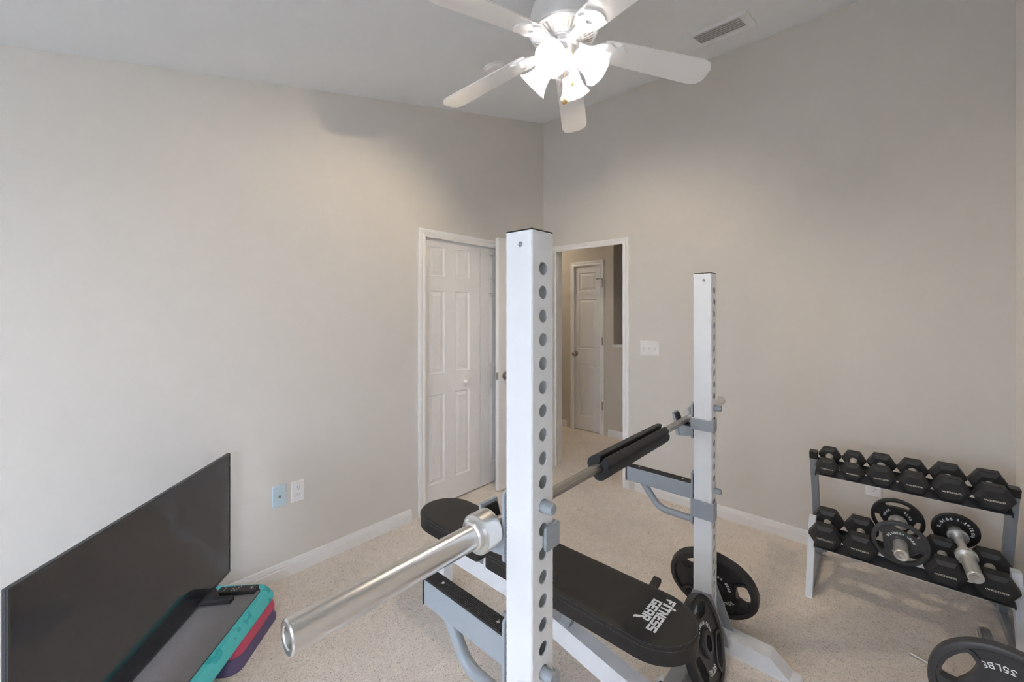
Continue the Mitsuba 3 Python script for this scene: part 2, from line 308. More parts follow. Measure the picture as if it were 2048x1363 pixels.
# ------------------------------------------------------------------ doors
def raised_panel(w, h):
    """front of a raised panel in the xy plane (0..w, 0..h), facing +z"""
    rings = [(0.0, 0.0), (0.004, -0.006), (0.012, -0.009), (0.034, -0.003), (0.037, -0.001)]
    V, Fc = [], []
    for ins, z in rings: V += [(ins, ins, z), (w - ins, ins, z), (w - ins, h - ins, z), (ins, h - ins, z)]
    for i in range(len(rings) - 1):
        for k in range(4):
            l = (k + 1) % 4; a, b, c, d = 4 * i + k, 4 * i + l, 4 * i + 4 + l, 4 * i + 4 + k; Fc += [[a, b, c], [a, c, d]]
    e = 4 * (len(rings) - 1); Fc += [[e, e + 1, e + 2], [e, e + 2, e + 3]]
    return trimesh.Trimesh(V, Fc, process=False)
def panel_door(parent, name, w, h, t, rects, m, both=False):
    """door leaf in the xy plane, front at z = 0 facing +z, thickness t behind; rects = panel openings"""
    pol = sg.box(0, 0, w, h)
    for r in rects: pol = pol.difference(sg.box(*r))
    fr = prism(pol, t, frame_mat((0, 0, -t), (1, 0, 0), (0, 1, 0), (0, 0, 1)))
    core = [box((r[0], r[1], -t + (0.012 if both else 0)), (r[2], r[3], -0.012)) for r in rects]
    k = part(parent, name, tf(cat(fr, *core), m), 'door_white', False)
    for r in rects:
        part(k, 'panel', tf(mv(raised_panel(r[2] - r[0], r[3] - r[1]), r[0], r[1], 0), m), 'door_white', False)
        if both:
            b = tf(raised_panel(r[2] - r[0], r[3] - r[1]), frame_mat((r[2], r[1], -t), (-1, 0, 0), (0, 1, 0), (0, 0, -1))); part(k, 'panel', tf(b, m), 'door_white', False)
    return k
# closet bifold leaves, facing +x; local x runs along +y
struct('door_1', None, None, label='white six-panel bifold closet door')
zrows = [(0.165, 0.818), (0.970, 1.583), (1.688, 1.906)]
lw = (CY1 - CY0) / 2 - 0.003
for i in range(2):
    y0 = CY0 + 0.013 + i * (lw - 0.008); off = [(0.086, 0.232), (0.332, 0.480)] if i == 0 else [(0.098, 0.244), (0.344, 0.490)]
    panel_door('door_1', 'leaf', lw - 0.011, 2.000, 0.032, [(a, z0, b, z1) for a, b in off for z0, z1 in zrows], frame_mat((-0.022, y0, 0.012), (0, 1, 0), (0, 0, 1), (1, 0, 0)))
part('door_1', 'knob', along(lathe([(0, 0), (0.012, 0), (0.010, 0.012), (0.017, 0.020), (0.017, 0.028), (0.010, 0.034), (0, 0.035)], 24), (-0.022, -0.985, 0.897), (1, 0, 0)), 'trim_white', True)
part('door_1', 'track', box((-0.060, CY0 + 0.0125, 2.0135), (-0.0245, CY1 - 0.0125, CZ - 0.0035)), 'black_plastic', False, label='dark track above the leaves')
# open bedroom door, hinged at the doorway's left jamb, parallel to the left wall
struct('door_2', None, None, label='white bedroom door standing open against the closet')
rects2 = [(a, z0, b, z1) for a, b in ((0.115, 0.335), (0.425, 0.645)) for z0, z1 in ((0.2, 0.82), (1.0, 1.60), (1.70, 1.91))]
panel_door('door_2', 'leaf', 0.760, 2.02, 0.035, rects2, frame_mat((0.148, -0.770, 0.012), (0, 1, 0), (0, 0, 1), (1, 0, 0)), True)
knob_prof = [(0, 0), (0.031, 0), (0.032, 0.004), (0.026, 0.008), (0.011, 0.010), (0.011, 0.026), (0.020, 0.032), (0.027, 0.042), (0.027, 0.052), (0.018, 0.060), (0, 0.062)]
part('door_2', 'knob', along(lathe(knob_prof, 32), (0.148, -0.700, 0.925), (1, 0, 0)), 'nickel', 40)
part('door_2', 'knob', along(lathe(knob_prof, 32), (0.113, -0.700, 0.925), (-1, 0, 0)), 'nickel', 40)
part('door_2', 'latch_plate', box((0.118, -0.7715, 0.897), (0.143, -0.7695, 0.953), 0.0005), 'nickel', False)
# hall closet door, narrow, three panels, facing -y
struct('door_3', None, None, label='narrow white three-panel door in the hall')
panel_door('door_3', 'leaf', 0.436, 2.022, 0.034, [(0.10, 0.16, 0.335, 0.80), (0.10, 0.98, 0.335, 1.58), (0.10, 1.68, 0.335, 1.90)], frame_mat((-0.439, HY + 0.012, 0.008), (1, 0, 0), (0, 0, 1), (0, -1, 0)))
part('door_3', 'knob', along(lathe(knob_prof, 28), (-0.385, HY + 0.012, 0.925), (0, -1, 0)), 'nickel', 40)
for z in (0.30, 1.05): part('door_3', 'hinge', cyl((-0.005, HY - 0.012, z), (-0.005, HY - 0.012, z + 0.09), 0.009, 12), 'nickel', 30)
part('door_3', 'hinge', cat(cyl((-0.005, HY - 0.012, 1.72), (-0.005, HY - 0.012, 1.83), 0.009, 12), cyl((-0.005, HY - 0.012, 1.825), (-0.075, HY - 0.016, 1.825), 0.005, 10), cyl((-0.07, HY - 0.012, 1.825), (-0.085, HY - 0.012, 1.825), 0.010, 12)), 'nickel', 30, label='top hinge with a pin door stop')

# ------------------------------------------------------------------ electrical plates
def plate_on(u, o, n, w, h, t=0.006):
    """bevelled cover plate: centre o on a wall, u across, n outward"""
    m = frame_mat(o, u, (0, 0, 1), n); b = 0.004
    return tf(hull([(sx * (w / 2 - (b if z else 0)), sy * (h / 2 - (b if z else 0)), z) for sx in (-1, 1) for sy in (-1, 1) for z in (0, t)]), m), m
def outlet(o, u, n, label):
    t = thing('power_outlet', label, 'outlet'); pm, m = plate_on(u, o, n, 0.070, 0.115); part(t, 'cover_plate', pm, 'cover_white', False)
    for z in (0.0195, -0.0195):
        f = part(t, 'receptacle', tf(prism(sa.translate(sg.Point(0, 0).buffer(0.0172).intersection(sg.box(-0.02, -0.0142, 0.02, 0.0142)), 0, z), 0.0075), m), 'cover_white', False)
        sl = (box((-0.0075, z + 0.001, 0.007), (-0.0055, z + 0.0095, 0.0079)), box((0.0055, z + 0.002, 0.007), (0.0075, z + 0.009, 0.0079)), cyl((0, z - 0.0075, 0.007), (0, z - 0.0075, 0.0079), 0.0024, 12))
        for q in sl: part(f, 'slot', tf(q, m), 'slot_dark', False)
    part(t, 'screw', tf(cyl((0, 0, 0.005), (0, 0, 0.0068), 0.003, 12), m), 'trim_white', False)
outlet((0, -2.226, 0.443), (0, 1, 0), (1, 0, 0), 'white two-socket power outlet on the left wall beside the blue plate')
outlet((2.377, 0, 0.445), (1, 0, 0), (0, -1, 0), 'white power outlet low on the back wall behind the dumbbell rack')
t = thing('cable_plate', 'pale blue cover plate with a metal coax jack on the left wall', 'wall plate')
pm, m = plate_on((0, 1, 0), (0, -2.322, 0.446), (1, 0, 0), 0.070, 0.115); part(t, 'cover_plate', pm, 'cover_blue', False)
part(t, 'coax_jack', tf(cat(cyl((0, 0, 0.004), (0, 0, 0.008), 0.007, 6), cyl((0, 0, 0.008), (0, 0, 0.018), 0.0052, 16)), m), 'nickel', 30)
t = thing('light_switch', 'white triple toggle switch plate beside the doorway', 'light switch')
pm, m = plate_on((1, 0, 0), (1.056, 0, 1.151), (0, -1, 0), 0.160, 0.115); part(t, 'cover_plate', pm, 'cover_white', False)
for i, x in enumerate((-0.046, 0, 0.046)):
    b = part(t, 'toggle', tf(hull([(x + sx * 0.005, zz + sz * 0.006, z) for sx in (-1, 1) for sz, zz, z in ((-1, 0, 0.004), (1, 0, 0.004), (-.6, .008 * (1 if i != 2 else -1), 0.017), (.6, .008 * (1 if i != 2 else -1), 0.017))]), m), 'cover_white', False)
    part(t, 'slot', tf(box((x - 0.0062, -0.0125, 0.0055), (x + 0.0062, 0.0125, 0.0064)), m), 'vent_white', False)

# ------------------------------------------------------------------ ceiling vent and smoke detector
cn = np.array([0, -SL, 1.0]) / math.hypot(1, SL); cv_ = np.array([0, 1.0, SL]) / math.hypot(1, SL)     # ceiling normal (up) and slope direction
cm = frame_mat((1.685, -0.452, ceil_z(-0.452)), (1, 0, 0), -cv_, -cn)        # local z points down into the room
t = thing('ceiling_vent', 'white slatted air vent on the sloping ceiling near the back wall', 'vent')
fr = prism(sg.box(-0.172, -0.135, 0.172, 0.135).difference(sg.box(-0.128, -0.09, 0.128, 0.09)), 0.006)
lip = cat(box((-0.172, 0.127, 0), (0.172, 0.135, 0.014)), box((-0.172, -0.135, 0), (0.172, -0.127, 0.010)))
part(t, 'frame', tf(cat(fr, lip), cm), 'ceiling_paint', False)
part(t, 'backing', tf(box((-0.130, -0.092, -0.05), (0.130, 0.092, -0.018)), cm), 'vent_dark', False)
for i in range(6):
    y = -0.078 + i * 0.031
    part(t, 'slat', tf(hull([(x, y + dy, z) for x in (-0.128, 0.128) for dy, z in ((0, 0.004), (0.002, 0.005), (0.012, 0.001), (0.013, 0.002))]), cm), 'vent_slat', False)
sm = frame_mat((0.700, -1.372, ceil_z(-1.372)), (1, 0, 0), -cv_, -cn)
t = thing('smoke_detector', 'round white smoke detector on the ceiling half hidden by a fan blade', 'smoke detector')
part(t, 'body', tf(lathe([(0, 0), (0.060, 0), (0.060, 0.010), (0.052, 0.020), (0.038, 0.023), (0, 0.024)], 40), sm), 'fan_white', 40)
part(t, 'base_ring', tf(lathe([(0.060, 0), (0.072, 0), (0.072, 0.006), (0.060, 0.008)], 40), sm), 'fan_white', 40)

# ------------------------------------------------------------------ ceiling fan
FX, FY = 1.376, -1.632
t = thing('ceiling_fan', 'white five-blade ceiling fan with four lit bell shades', 'ceiling fan')
fz = ceil_z(FY)
hp = [(0, fz + 0.04), (0.09, fz + 0.04), (0.092, 2.815), (0.118, 2.795), (0.138, 2.765), (0.146, 2.735), (0.146, 2.672), (0.150, 2.668), (0.150, 2.658), (0.143, 2.652), (0.140, 2.650), (0, 2.650)]
part(t, 'motor_housing', mv(lathe(hp[::-1], 64), FX, FY), 'fan_white', 35)
und = mv(lathe([(0, 2.62), (0.072, 2.62), (0.075, 2.626), (0.138, 2.652), (0.138, 2.656), (0, 2.656)], 64), FX, FY)
part(t, 'vent_ring', und, 'fan_white', 35)
sl = []
for k in range(40):
    a = 2 * PI * k / 40; d = np.array([math.cos(a), math.sin(a)]); e = np.array([-d[1], d[0]])
    P = []
    for r, w in ((0.088, 0.0028), (0.128, 0.0046)):
        for s in (-1, 1):
            for dz in (0.0, 0.0012):
                q = d * r + e * s * w; P.append((FX + q[0], FY + q[1], 2.626 + (r - 0.075) * 0.026 / 0.063 - dz))
    sl.append(hull(P))
part(t, 'vent_slots', cat(*sl), 'fan_slot', False, label='ring of narrow vent slots'); labels[[k for k in labels if k.startswith(t + '__vent_slots')][0]]['kind'] = 'stuff'
part(t, 'switch_housing', mv(lathe([(0, 2.50), (0.045, 2.50), (0.058, 2.512), (0.060, 2.53), (0.060, 2.588), (0.068, 2.595), (0.068, 2.622), (0, 2.622)], 40), FX, FY), 'fan_white', 35)
part(t, 'light_fitter', mv(lathe([(0, 2.468), (0.012, 2.470), (0.030, 2.478), (0.042, 2.492), (0.045, 2.502), (0, 2.502)], 32), FX, FY), 'fan_white', 35)
A0 = math.radians(47.0)
def blade_poly():
    r0, r1 = 0.185, 0.66
    P = [(r0, -0.048), (r0 + 0.02, -0.054), (r1 - 0.05, -0.066), (r1 - 0.018, -0.058), (r1, -0.030), (r1, 0.030), (r1 - 0.018, 0.058), (r1 - 0.05, 0.066), (r0 + 0.02, 0.054), (r0, 0.048)]
    return sg.Polygon(P).buffer(0.006, quad_segs=4)
def iron_poly():
    P = [(0.066, -0.018), (0.10, -0.013), (0.135, -0.016), (0.165, -0.035), (0.20, -0.046), (0.225, -0.030), (0.25, -0.046), (0.268, -0.022), (0.275, 0), (0.268, 0.022), (0.25, 0.046), (0.225, 0.030), (0.20, 0.046), (0.165, 0.035), (0.135, 0.016), (0.10, 0.013), (0.066, 0.018)]
    return sg.Polygon(P).buffer(0.006, quad_segs=4).difference(sg.Point(0.205, 0).buffer(0.013))
bl = prism(blade_poly(), 0.006, np.eye(4)); ir = prism(iron_poly(), 0.007, frame_mat((0, 0, -0.0075), (1, 0, 0), (0, 1, 0), (0, 0, 1)))
pitch = trimesh.transformations.rotation_matrix(math.radians(-11), (1, 0, 0))
droop = trimesh.transformations.rotation_matrix(math.atan2(0.077, 0.46), (0, 1, 0))
bd, idd = None, None
for k in range(5):
    a = A0 + k * 2 * PI / 5
    M = trimesh.transformations.translation_matrix((FX, FY, 2.589 + 0.2 * 0.167)) @ trimesh.transformations.rotation_matrix(a, (0, 0, 1)) @ droop @ pitch
    b = part(t, 'blade', bl if bd is None else bd, 'fan_white', 30, to=M); bd = bd or {q: v for q, v in scene[b].items() if q != 'to_world'}
    i_ = part(t, 'blade_iron', ir if idd is None else idd, 'fan_white', 30, to=M); idd = idd or {q: v for q, v in scene[i_].items() if q != 'to_world'}
ax42 = math.radians(43)
sp = [(0.024, 0.0), (0.030, 0.010), (0.036, 0.028), (0.041, 0.055), (0.047, 0.080), (0.057, 0.102), (0.070, 0.120)]
def shade_mesh():
    n = 48; V = []; Fc = []
    from_ = np.interp(np.linspace(0, 0.12, 14), [p[1] for p in sp], [p[0] for p in sp])
    for i, h in enumerate(np.linspace(0, 0.12, 14)):
        for k in range(n):
            a = 2 * PI * k / n; r = from_[i] * (1 + 0.025 * (h / 0.12) ** 2 * math.cos(8 * a)); V.append((r * math.cos(a), r * math.sin(a), h))
    for i in range(13):
        for k in range(n):
            l = (k + 1) % n; Fc += [[i * n + k, i * n + l, (i + 1) * n + l], [i * n + k, (i + 1) * n + l, (i + 1) * n + k]]
    return trimesh.Trimesh(V, Fc, process=False)
for k in range(4):
    a = math.radians(-75 + 90 * k); h = np.array([math.cos(a), math.sin(a), 0]); d = h * math.cos(ax42) + np.array([0, 0, -math.sin(ax42)])
    mouth = np.array([FX, FY, 2.466]) + h * 0.150; neck = mouth - d * 0.118
    part(t, 'lamp_arm', tube([np.array([FX, FY, 2.535]) + h * 0.03, np.array([FX, FY, 2.555]) + h * 0.05, neck + d * 0.004], 0.012, 14, 0.015), 'fan_white', 40)
    part(t, 'lamp_socket', along(lathe([(0, 0), (0.026, 0), (0.030, 0.006), (0.026, 0.02), (0.014, 0.03), (0.014, 0.05), (0, 0.05)], 28), neck - d * 0.004, d), 'fan_white', 40)
    s_ = part(t, 'lamp_shade', along(shade_mesh(), neck, d), 'frost', True, label='glowing frosted bell shade')
    bm = along(lathe([(0, 0), (0.012, 0), (0.013, 0.008), (0.021, 0.022), (0.024, 0.034), (0.020, 0.047), (0.009, 0.054), (0, 0.055)], 24), neck + d * 0.012, d)
    bk = part(t, 'bulb', bm, 'fan_white', True, label='lit bulb')
    scene[bk]['emitter'] = {'type': 'area', 'radiance': rgb(BULB, BULB * 0.81, BULB * 0.60)}
camdir = np.array([CAM[0] - FX, CAM[1] - FY]); camdir /= np.linalg.norm(camdir); side = np.array([math.cos(YAW), math.sin(YAW)])
for dz0, dz1, s, f, end in ((2.585, 2.425, 0.036, 0.052, 'drop'), (2.50, 2.355, 0.004, 0.045, 'ball')):
    x, y = FX + side[0] * s + camdir[0] * f, FY + side[1] * s + camdir[1] * f
    ch = [mv(trimesh.creation.icosphere(1, 0.0016), x, y, z) for z in np.arange(dz1, dz0, 0.0042)]
    c = part(t, 'pull_chain', cat(*ch, cyl((x, y, dz0), (FX + (x - FX) * .8, FY + (y - FY) * .8, dz0), 0.004, 10)), 'brass', True)
    e = lathe([(0, 0), (0.004, 0.002), (0.0062, 0.008), (0.005, 0.018), (0.002, 0.026), (0, 0.027)], 16) if end == 'drop' else lathe([(0, 0), (0.010, 0.002), (0.011, 0.010), (0.008, 0.018), (0.003, 0.022), (0, 0.023)], 20)
    part(c, 'pull', mv(e, x, y, dz1 - 0.024), 'brass', True)

# ------------------------------------------------------------------ half rack
PX0, PX1 = 1.8000, 1.8762
YN, YF = -2.424, -1.221
HW = 0.0381
HOLES = [1.533 - 0.0508 * k for k in range(28)]
t = thing('squat_rack', 'white two-post squat rack with rows of holes standing on the carpet', 'squat rack')
def post_mesh(yc, top):
    w = HW; outer = rrect(PX0, yc - w, PX1, yc + w, 0.006, 3); inner = sg.box(PX0 + 0.0028, yc - w + 0.0028, PX1 - 0.0028, yc + w - 0.0028)
    o = XS(outer); i = XS(inner)
    M = (o - i).extrude(top - 0.02).translate((0, 0, 0.02))
    for z in HOLES:
        if z > 0.16:
            M = M - m3.Manifold.cylinder(0.10, 0.0143, 0.0143, 28).rotate((0, 90, 0)).translate((PX0 - 0.01, yc, z))
    M = M - m3.Manifold.cylinder(0.012, 0.0058, 0.0058, 20).rotate((90, 0, 0)).translate((PX0 + 0.044, yc - w + 0.008, top - 0.028))
    return M
for yc, top in ((YN, 1.612), (YF, 1.604)):
    p = part(t, 'upright', post_mesh(yc, top), 'rack_white', 25)
    part(p, 'end_cap', box((PX0 + 0.0005, yc - HW + 0.0005, top), (PX1 - 0.0005, yc + HW - 0.0005, top + 0.004), 0.002), 'black_plastic', 30)
    part(p, 'bolt', cyl((PX0 + 0.044, yc - HW + 0.004, top - 0.028), (PX0 + 0.044, yc - HW + 0.001, top - 0.028), 0.0046, 16), 'gusset_grey', 30)
    # foot rail on the floor, sloped toe, end plate
    w = 0.0365
    fp = sg.Polygon([(1.735, 0.0), (1.735, 0.070), (2.083, 0.070), (2.152, 0.012), (2.152, 0.0)])
    part(t, 'foot_rail', prism(fp, 2 * w, XZ(yc + w + 0.026 * (1 if yc == YF else -1))), 'rack_white', 25)
    part(t, 'toe_pad', box((2.140, yc - w - 0.002 + 0.026 * (1 if yc == YF else -1), 0), (2.185, yc + w + 0.002 + 0.026 * (1 if yc == YF else -1), 0.014), 0.005), 'rack_white', 30)
    for s in (-1, 1):
        y = yc + s * HW
        gp = sg.Polygon([(PX0 + 0.001, 0.232), (PX1 - 0.001, 0.238), (1.942, 0.072), (1.942, 0.05), (1.735, 0.05), (1.735, 0.072)])
        g = part(t, 'gusset', prism(gp, 0.006, XZ(y + (0.006 if s > 0 else 0.0))), 'gusset_grey', 25)
        part(g, 'bolt', cyl((1.835, y, 0.205), (1.835, y + s * 0.014, 0.205), 0.011, 6), 'gusset_grey', 30)
part(t, 'crossbar', box((1.800, YN + 0.04, 0.002), (1.860, YF - 0.01, 0.052), 0.004), 'gusset_grey', 25)

# j hooks and safety arms
def mirror_y(m, yc, s):
    m = tm(m)
    if s > 0: return m
    r = m.copy(); v = np.array(r.vertices); v[:, 1] = 2 * yc - v[:, 1]; r.vertices = v; r.faces = r.faces[:, ::-1]; return r
BARX, BARZ, BARR = 1.757, 0.9545, 0.0142
def clamp(t, yc, s, z0, z1, wz0, wz1, pz, yw):
    """base plate on the post's -x face, wrap strap on the inner side (s=-1: -y side), retaining lip on the +x face, pin"""
    A = lambda m: mirror_y(m, yc, s)
    pl_ = prism(rrect(yc - yw, z0, yc + yw, z1, 0.012), 0.007, YZ(PX0 - 0.0085))
    part(t, 'base_plate', A(pl_), 'rack_grey', 25)
    part(t, 'liner', A(box((PX0 - 0.0015, yc - yw + 0.006, z0 + 0.01), (PX0 - 0.0002, yc + yw - 0.006, z1 - 0.01))), 'black_plastic', False)
    # strap on the -y side
    st = cat(box((PX0 - 0.0085, yc - HW - 0.0085, wz0), (PX1 + 0.0095, yc - HW - 0.0015, wz1), 0.002))
    lip = prism(rrect(yc - HW - 0.0085, wz0, yc - HW + 0.040, wz1, 0.006), 0.0065, YZ(PX1 + 0.003))
    part(t, 'strap', A(st), 'rack_grey', 25); part(t, 'strap_lip', A(lip), 'rack_grey', 25)
    pin = along(lathe([(0, 0), (0.0128, 0), (0.0128, 0.108), (0.0105, 0.112), (0.004, 0.112), (0.003, 0.110), (0, 0.110)], 32), (PX0 - 0.008, yc, pz), (1, 0, 0))
    part(t, 'locking_pin', A(pin), 'rack_grey', 40)
for yc, s, lab in ((YN, -1, 'grey j hook holding the bar on the nearer white post'), (YF, 1, 'grey j hook holding the bar on the farther white post')):
    t = thing('bar_hook', lab, 'bar hook', 'hooks holding the barbell')
    clamp(t, yc, s, 0.884, 1.044, 0.928, 0.980, 1.025, 0.040)
    A = lambda m: mirror_y(m, yc, s)
    gp = sg.Polygon([(PX0 - 0.008, 0.890), (PX0 - 0.008, 0.936), (1.736, 0.940), (1.720, 0.905), (1.722, 0.884), (1.742, 0.884)])
    for yy in (yc - 0.016, yc + 0.022): part(t, 'gusset', A(prism(gp, 0.006, XZ(yy))), 'rack_grey', 25)
    part(t, 'cradle', A(box((1.735, yc - 0.024, 0.932), (PX0 - 0.008, yc + 0.024, 0.9392), 0.001)), 'black_plastic', 25)
    lp = sg.Polygon([(1.7405, 0.890), (1.733, 0.886), (1.692, 0.976), (1.698, 0.984), (1.706, 0.982)])
    lp = sg.Polygon([(1.722, 0.884), (1.736, 0.884), (1.728, 0.935), (1.712, 0.985), (1.703, 0.985), (1.716, 0.932)])
    part(t, 'lip', A(prism(lp, 0.056, XZ(yc + 0.028))), 'rack_grey', 25)
    pp = sg.Polygon([(1.7315, 0.938), (1.7345, 0.938), (1.7185, 0.980), (1.7155, 0.980)])
    pd = [prism(pp, 0.040, XZ(yc + 0.020))] + [prism(sa.translate(pp, 0.0018, 0), 0.0018, XZ(yc + 0.019 - i * 0.004)) for i in range(10)]
    part(t, 'pad', A(cat(*pd)), 'black_rubber', False, label='ribbed black pad')
for yc, s, zt, lab in ((YN, -1, 0.708, 'grey safety spotter arm on the nearer post with worn ribbed strip'), (YF, 1, 0.684, 'grey safety spotter arm on the farther post')):
    t = thing('safety_arm', lab, 'safety arm', 'spotter arms on the rack')
    dz = zt - 0.684
    clamp(t, yc, s, 0.506 + dz, 0.738 + dz, 0.549 + dz, 0.625 + dz, 0.669, 0.040)
    y0, y1 = yc - 0.0225, yc + 0.0225
    part(t, 'beam', box((1.478, y0, zt - 0.072), (PX0 - 0.008, y1, zt - 0.003), 0.003), 'rack_grey', 25)
    part(t, 'end_plate', box((1.473, y0 - 0.001, zt - 0.073), (1.479, y1 + 0.001, zt - 0.002), 0.001), 'black_plastic', 25)
    rib = [box((1.480, y0 + 0.001, zt - 0.004), (PX0 - 0.0085, y1 - 0.001, zt - 0.001))] + [box((1.480, y0 + 0.002 + i * 0.0042, zt - 0.002), (PX0 - 0.0085, y0 + 0.0042 + i * 0.0042, zt + 0.0006)) for i in range(10)]
    part(t, 'rubber_strip', cat(*rib), 'black_rubber', False, label='ribbed dark strip on top')
    for x in (1.535, 1.742): part(t, 'screw', cyl((x, yc, zt - 0.001), (x, yc, zt + 0.002), 0.0042, 14, 0.001), 'chrome', 30)
    b0 = zt - 0.68
    part(t, 'brace', tube([(1.545, yc, 0.625 + b0), (1.570, yc, 0.592 + b0), (1.625, yc, 0.525 + b0), (1.660, yc, 0.512 + b0), (PX0 - 0.008, yc, 0.512 + b0)], 0.0155, 24, 0.05), 'rack_grey', 40)

# ------------------------------------------------------------------ barbell and its pad
t = thing('barbell', 'long steel barbell racked across the two white posts', 'barbell')
yb0, yb1 = -2.893, -0.690; cl0, cl1 = -2.513, -1.075
part(t, 'shaft', cyl((BARX, cl0 - 0.02, BARZ), (BARX, cl1 + 0.02, BARZ), BARR, 36), 'shaft_steel', 40)
def sleeve_prof(L, r=0.0254, bore=0.0165):
    return [(0, 0.050), (bore - 0.004, 0.050), (bore, 0.0), (r - 0.003, 0.0), (r, 0.003), (r, L), (0, L)]
for p0, d, cend in (((BARX, yb0, BARZ), (0, 1, 0), cl0), ((BARX, yb1, BARZ), (0, -1, 0), cl1)):
    L = abs(cend - p0[1])
    s_ = part(t, 'sleeve', along(lathe([(0, 0.03), (0.0135, 0.030), (0.0155, 0.002), (0.017, 0.0), (0.0225, 0.0), (0.0254, 0.003), (0.0254, L - 0.012), (0.030, L - 0.010), (0.030, L), (0, L)], 64), p0, d), 'steel', 30)
    part(s_, 'rim', along(lathe([(0.0170, -0.0003), (0.0235, -0.0003), (0.0257, 0.002), (0.0257, 0.0035), (0.0240, 0.0035)], 64), p0, d), 'chrome', 30)
    cb = np.array(p0) + np.array(d) * L
    part(t, 'collar', along(lathe([(0, 0), (0.030, 0.0), (0.0405, 0.0005), (0.0425, 0.003), (0.0425, 0.042), (0.040, 0.045), (0, 0.045)], 64), cb, d), 'steel', 30)
lt = arc_text('Bar', 0.0355, 0.0055, 135, 9, depth=0.0004)
part(t, 'lettering', tf(lt, frame_mat((BARX, cl0 + 0.0002, BARZ), (1, 0, 0), (0, 0, 1), (0, -1, 0))), 'print_white', False)
t = 'barbell_pad'
def pad_section():
    R = 0.0400; pts = []
    for k in range(97):
        a = math.radians(68 + 9 + (360 - 18) * k / 96)
        r = R * (1 - sum(0.15 * math.exp(-((math.degrees(a) - g) / 6.0) ** 2) for g in (125, 185, 248, 311, 371)))
        pts.append((r * math.cos(a), r * math.sin(a)))
    inn = []
    for k in range(49):
        a = math.radians(68 + 9 + (360 - 18) * k / 48); inn.append((0.0155 * math.cos(a), 0.0155 * math.sin(a)))
    return sg.Polygon(pts + inn[::-1]).buffer(-0.003).buffer(0.003, quad_segs=3)
pm = prism(pad_section(), 0.478, frame_mat((BARX, -1.514, BARZ), (1, 0, 0), (0, 0, 1), (0, -1, 0)))
single('barbell_pad', pm, 'foam', 'black foam neck pad wrapped round the middle of the barbell', 'barbell pad', smooth=35)

# ------------------------------------------------------------------ weight bench
t = thing('weight_bench', 'black padded flat weight bench with white frame under the barbell', 'weight bench')
BY = -1.822
def pad_mesh(poly, z0, z1, crown=0.012, r=0.012):
    """upholstered pad: seam near the top edge, rounded crown and lower edge"""
    lev = [(0.006, z0), (0.0, z0 + 0.006), (0.0, z1 - crown - 0.002), (-0.0012, z1 - crown), (0.0, z1 - crown + 0.002), (0.004, z1 - 0.006), (0.011, z1 - 0.002), (0.024, z1)]
    N = 160; rings = []
    for ins, z in lev:
        g = poly.buffer(-ins) if ins >= 0 else poly.buffer(-ins)
        b = g.exterior; L = b.length; c = np.array(g.centroid.coords[0])
        pts = np.array([b.interpolate(L * k / N).coords[0] for k in range(N)]); 
        a0 = np.argmin(np.abs(np.arctan2(pts[:, 1] - c[1], pts[:, 0] - c[0]) - 0.0)); pts = np.roll(pts, -a0, 0)
        rings.append(np.column_stack([pts, np.full(N, z)]))
    V = np.vstack(rings); n = len(rings); Fc = []
    for i in range(n - 1):
        for k in range(N):
            l = (k + 1) % N; Fc += [[i * N + k, i * N + l, (i + 1) * N + l], [i * N + k, (i + 1) * N + l, (i + 1) * N + k]]
    V = np.vstack([V, [[*poly.centroid.coords[0], z0], [*poly.centroid.coords[0], z1 + 0.0015]]]); c0, c1 = len(V) - 2, len(V) - 1
    for k in range(N):
        l = (k + 1) % N; Fc += [[c0, l, k], [c1, (n - 1) * N + k, (n - 1) * N + l]]
    m = trimesh.Trimesh(V, Fc, process=False); m.fix_normals(); return m
def seam(poly, z, off, r, dash=None):
    g = poly.buffer(off); b = g.exterior; L = b.length
    if dash is None:
        N = 220; pts = [(*b.interpolate(L * k / N).coords[0], z) for k in range(N)]
        return sweep(pts, ring(r, 6), (0, 0, 1), closed=True)
    out = []; n = int(L / dash)
    for k in range(n):
        a, c = b.interpolate(L * k / n).coords[0], b.interpolate(L * (k + 0.6) / n).coords[0]
        out.append(cyl((*a, z), (*c, z), r, 5))
    return cat(*out)
hw = 0.134
back = sg.box(1.215, BY - hw, 1.995, BY + hw)
end = sa.scale(sg.Point(1.855, BY).buffer(1.0, quad_segs=32), 0.142, hw)
back = sg.box(1.205, BY - hw, 1.855, BY + hw).union(end).buffer(-0.02).buffer(0.02, quad_segs=6)
seat = sg.box(0.824, BY - hw, 1.165, BY + hw).union(sa.scale(sg.Point(0.824, BY).buffer(1.0, quad_segs=32), 0.150, hw)).buffer(-0.02).buffer(0.02, quad_segs=6)
ZS = 0.462
for nm, poly in (('back_pad', back), ('seat_pad', seat)):
    k = part(t, nm, pad_mesh(poly, 0.394, ZS), 'vinyl', 40)
    part(k, 'piping', seam(poly, ZS - 0.0125, 0.0008, 0.0016), 'vinyl', True)
    st = cat(seam(poly, ZS - 0.0065, -0.0028, 0.0006, 0.006), seam(poly, ZS - 0.0185, 0.0003, 0.0006, 0.006))
    kk = part(k, 'stitching', st, 'stitch', False); labels[kk] = {'kind': 'stuff'}
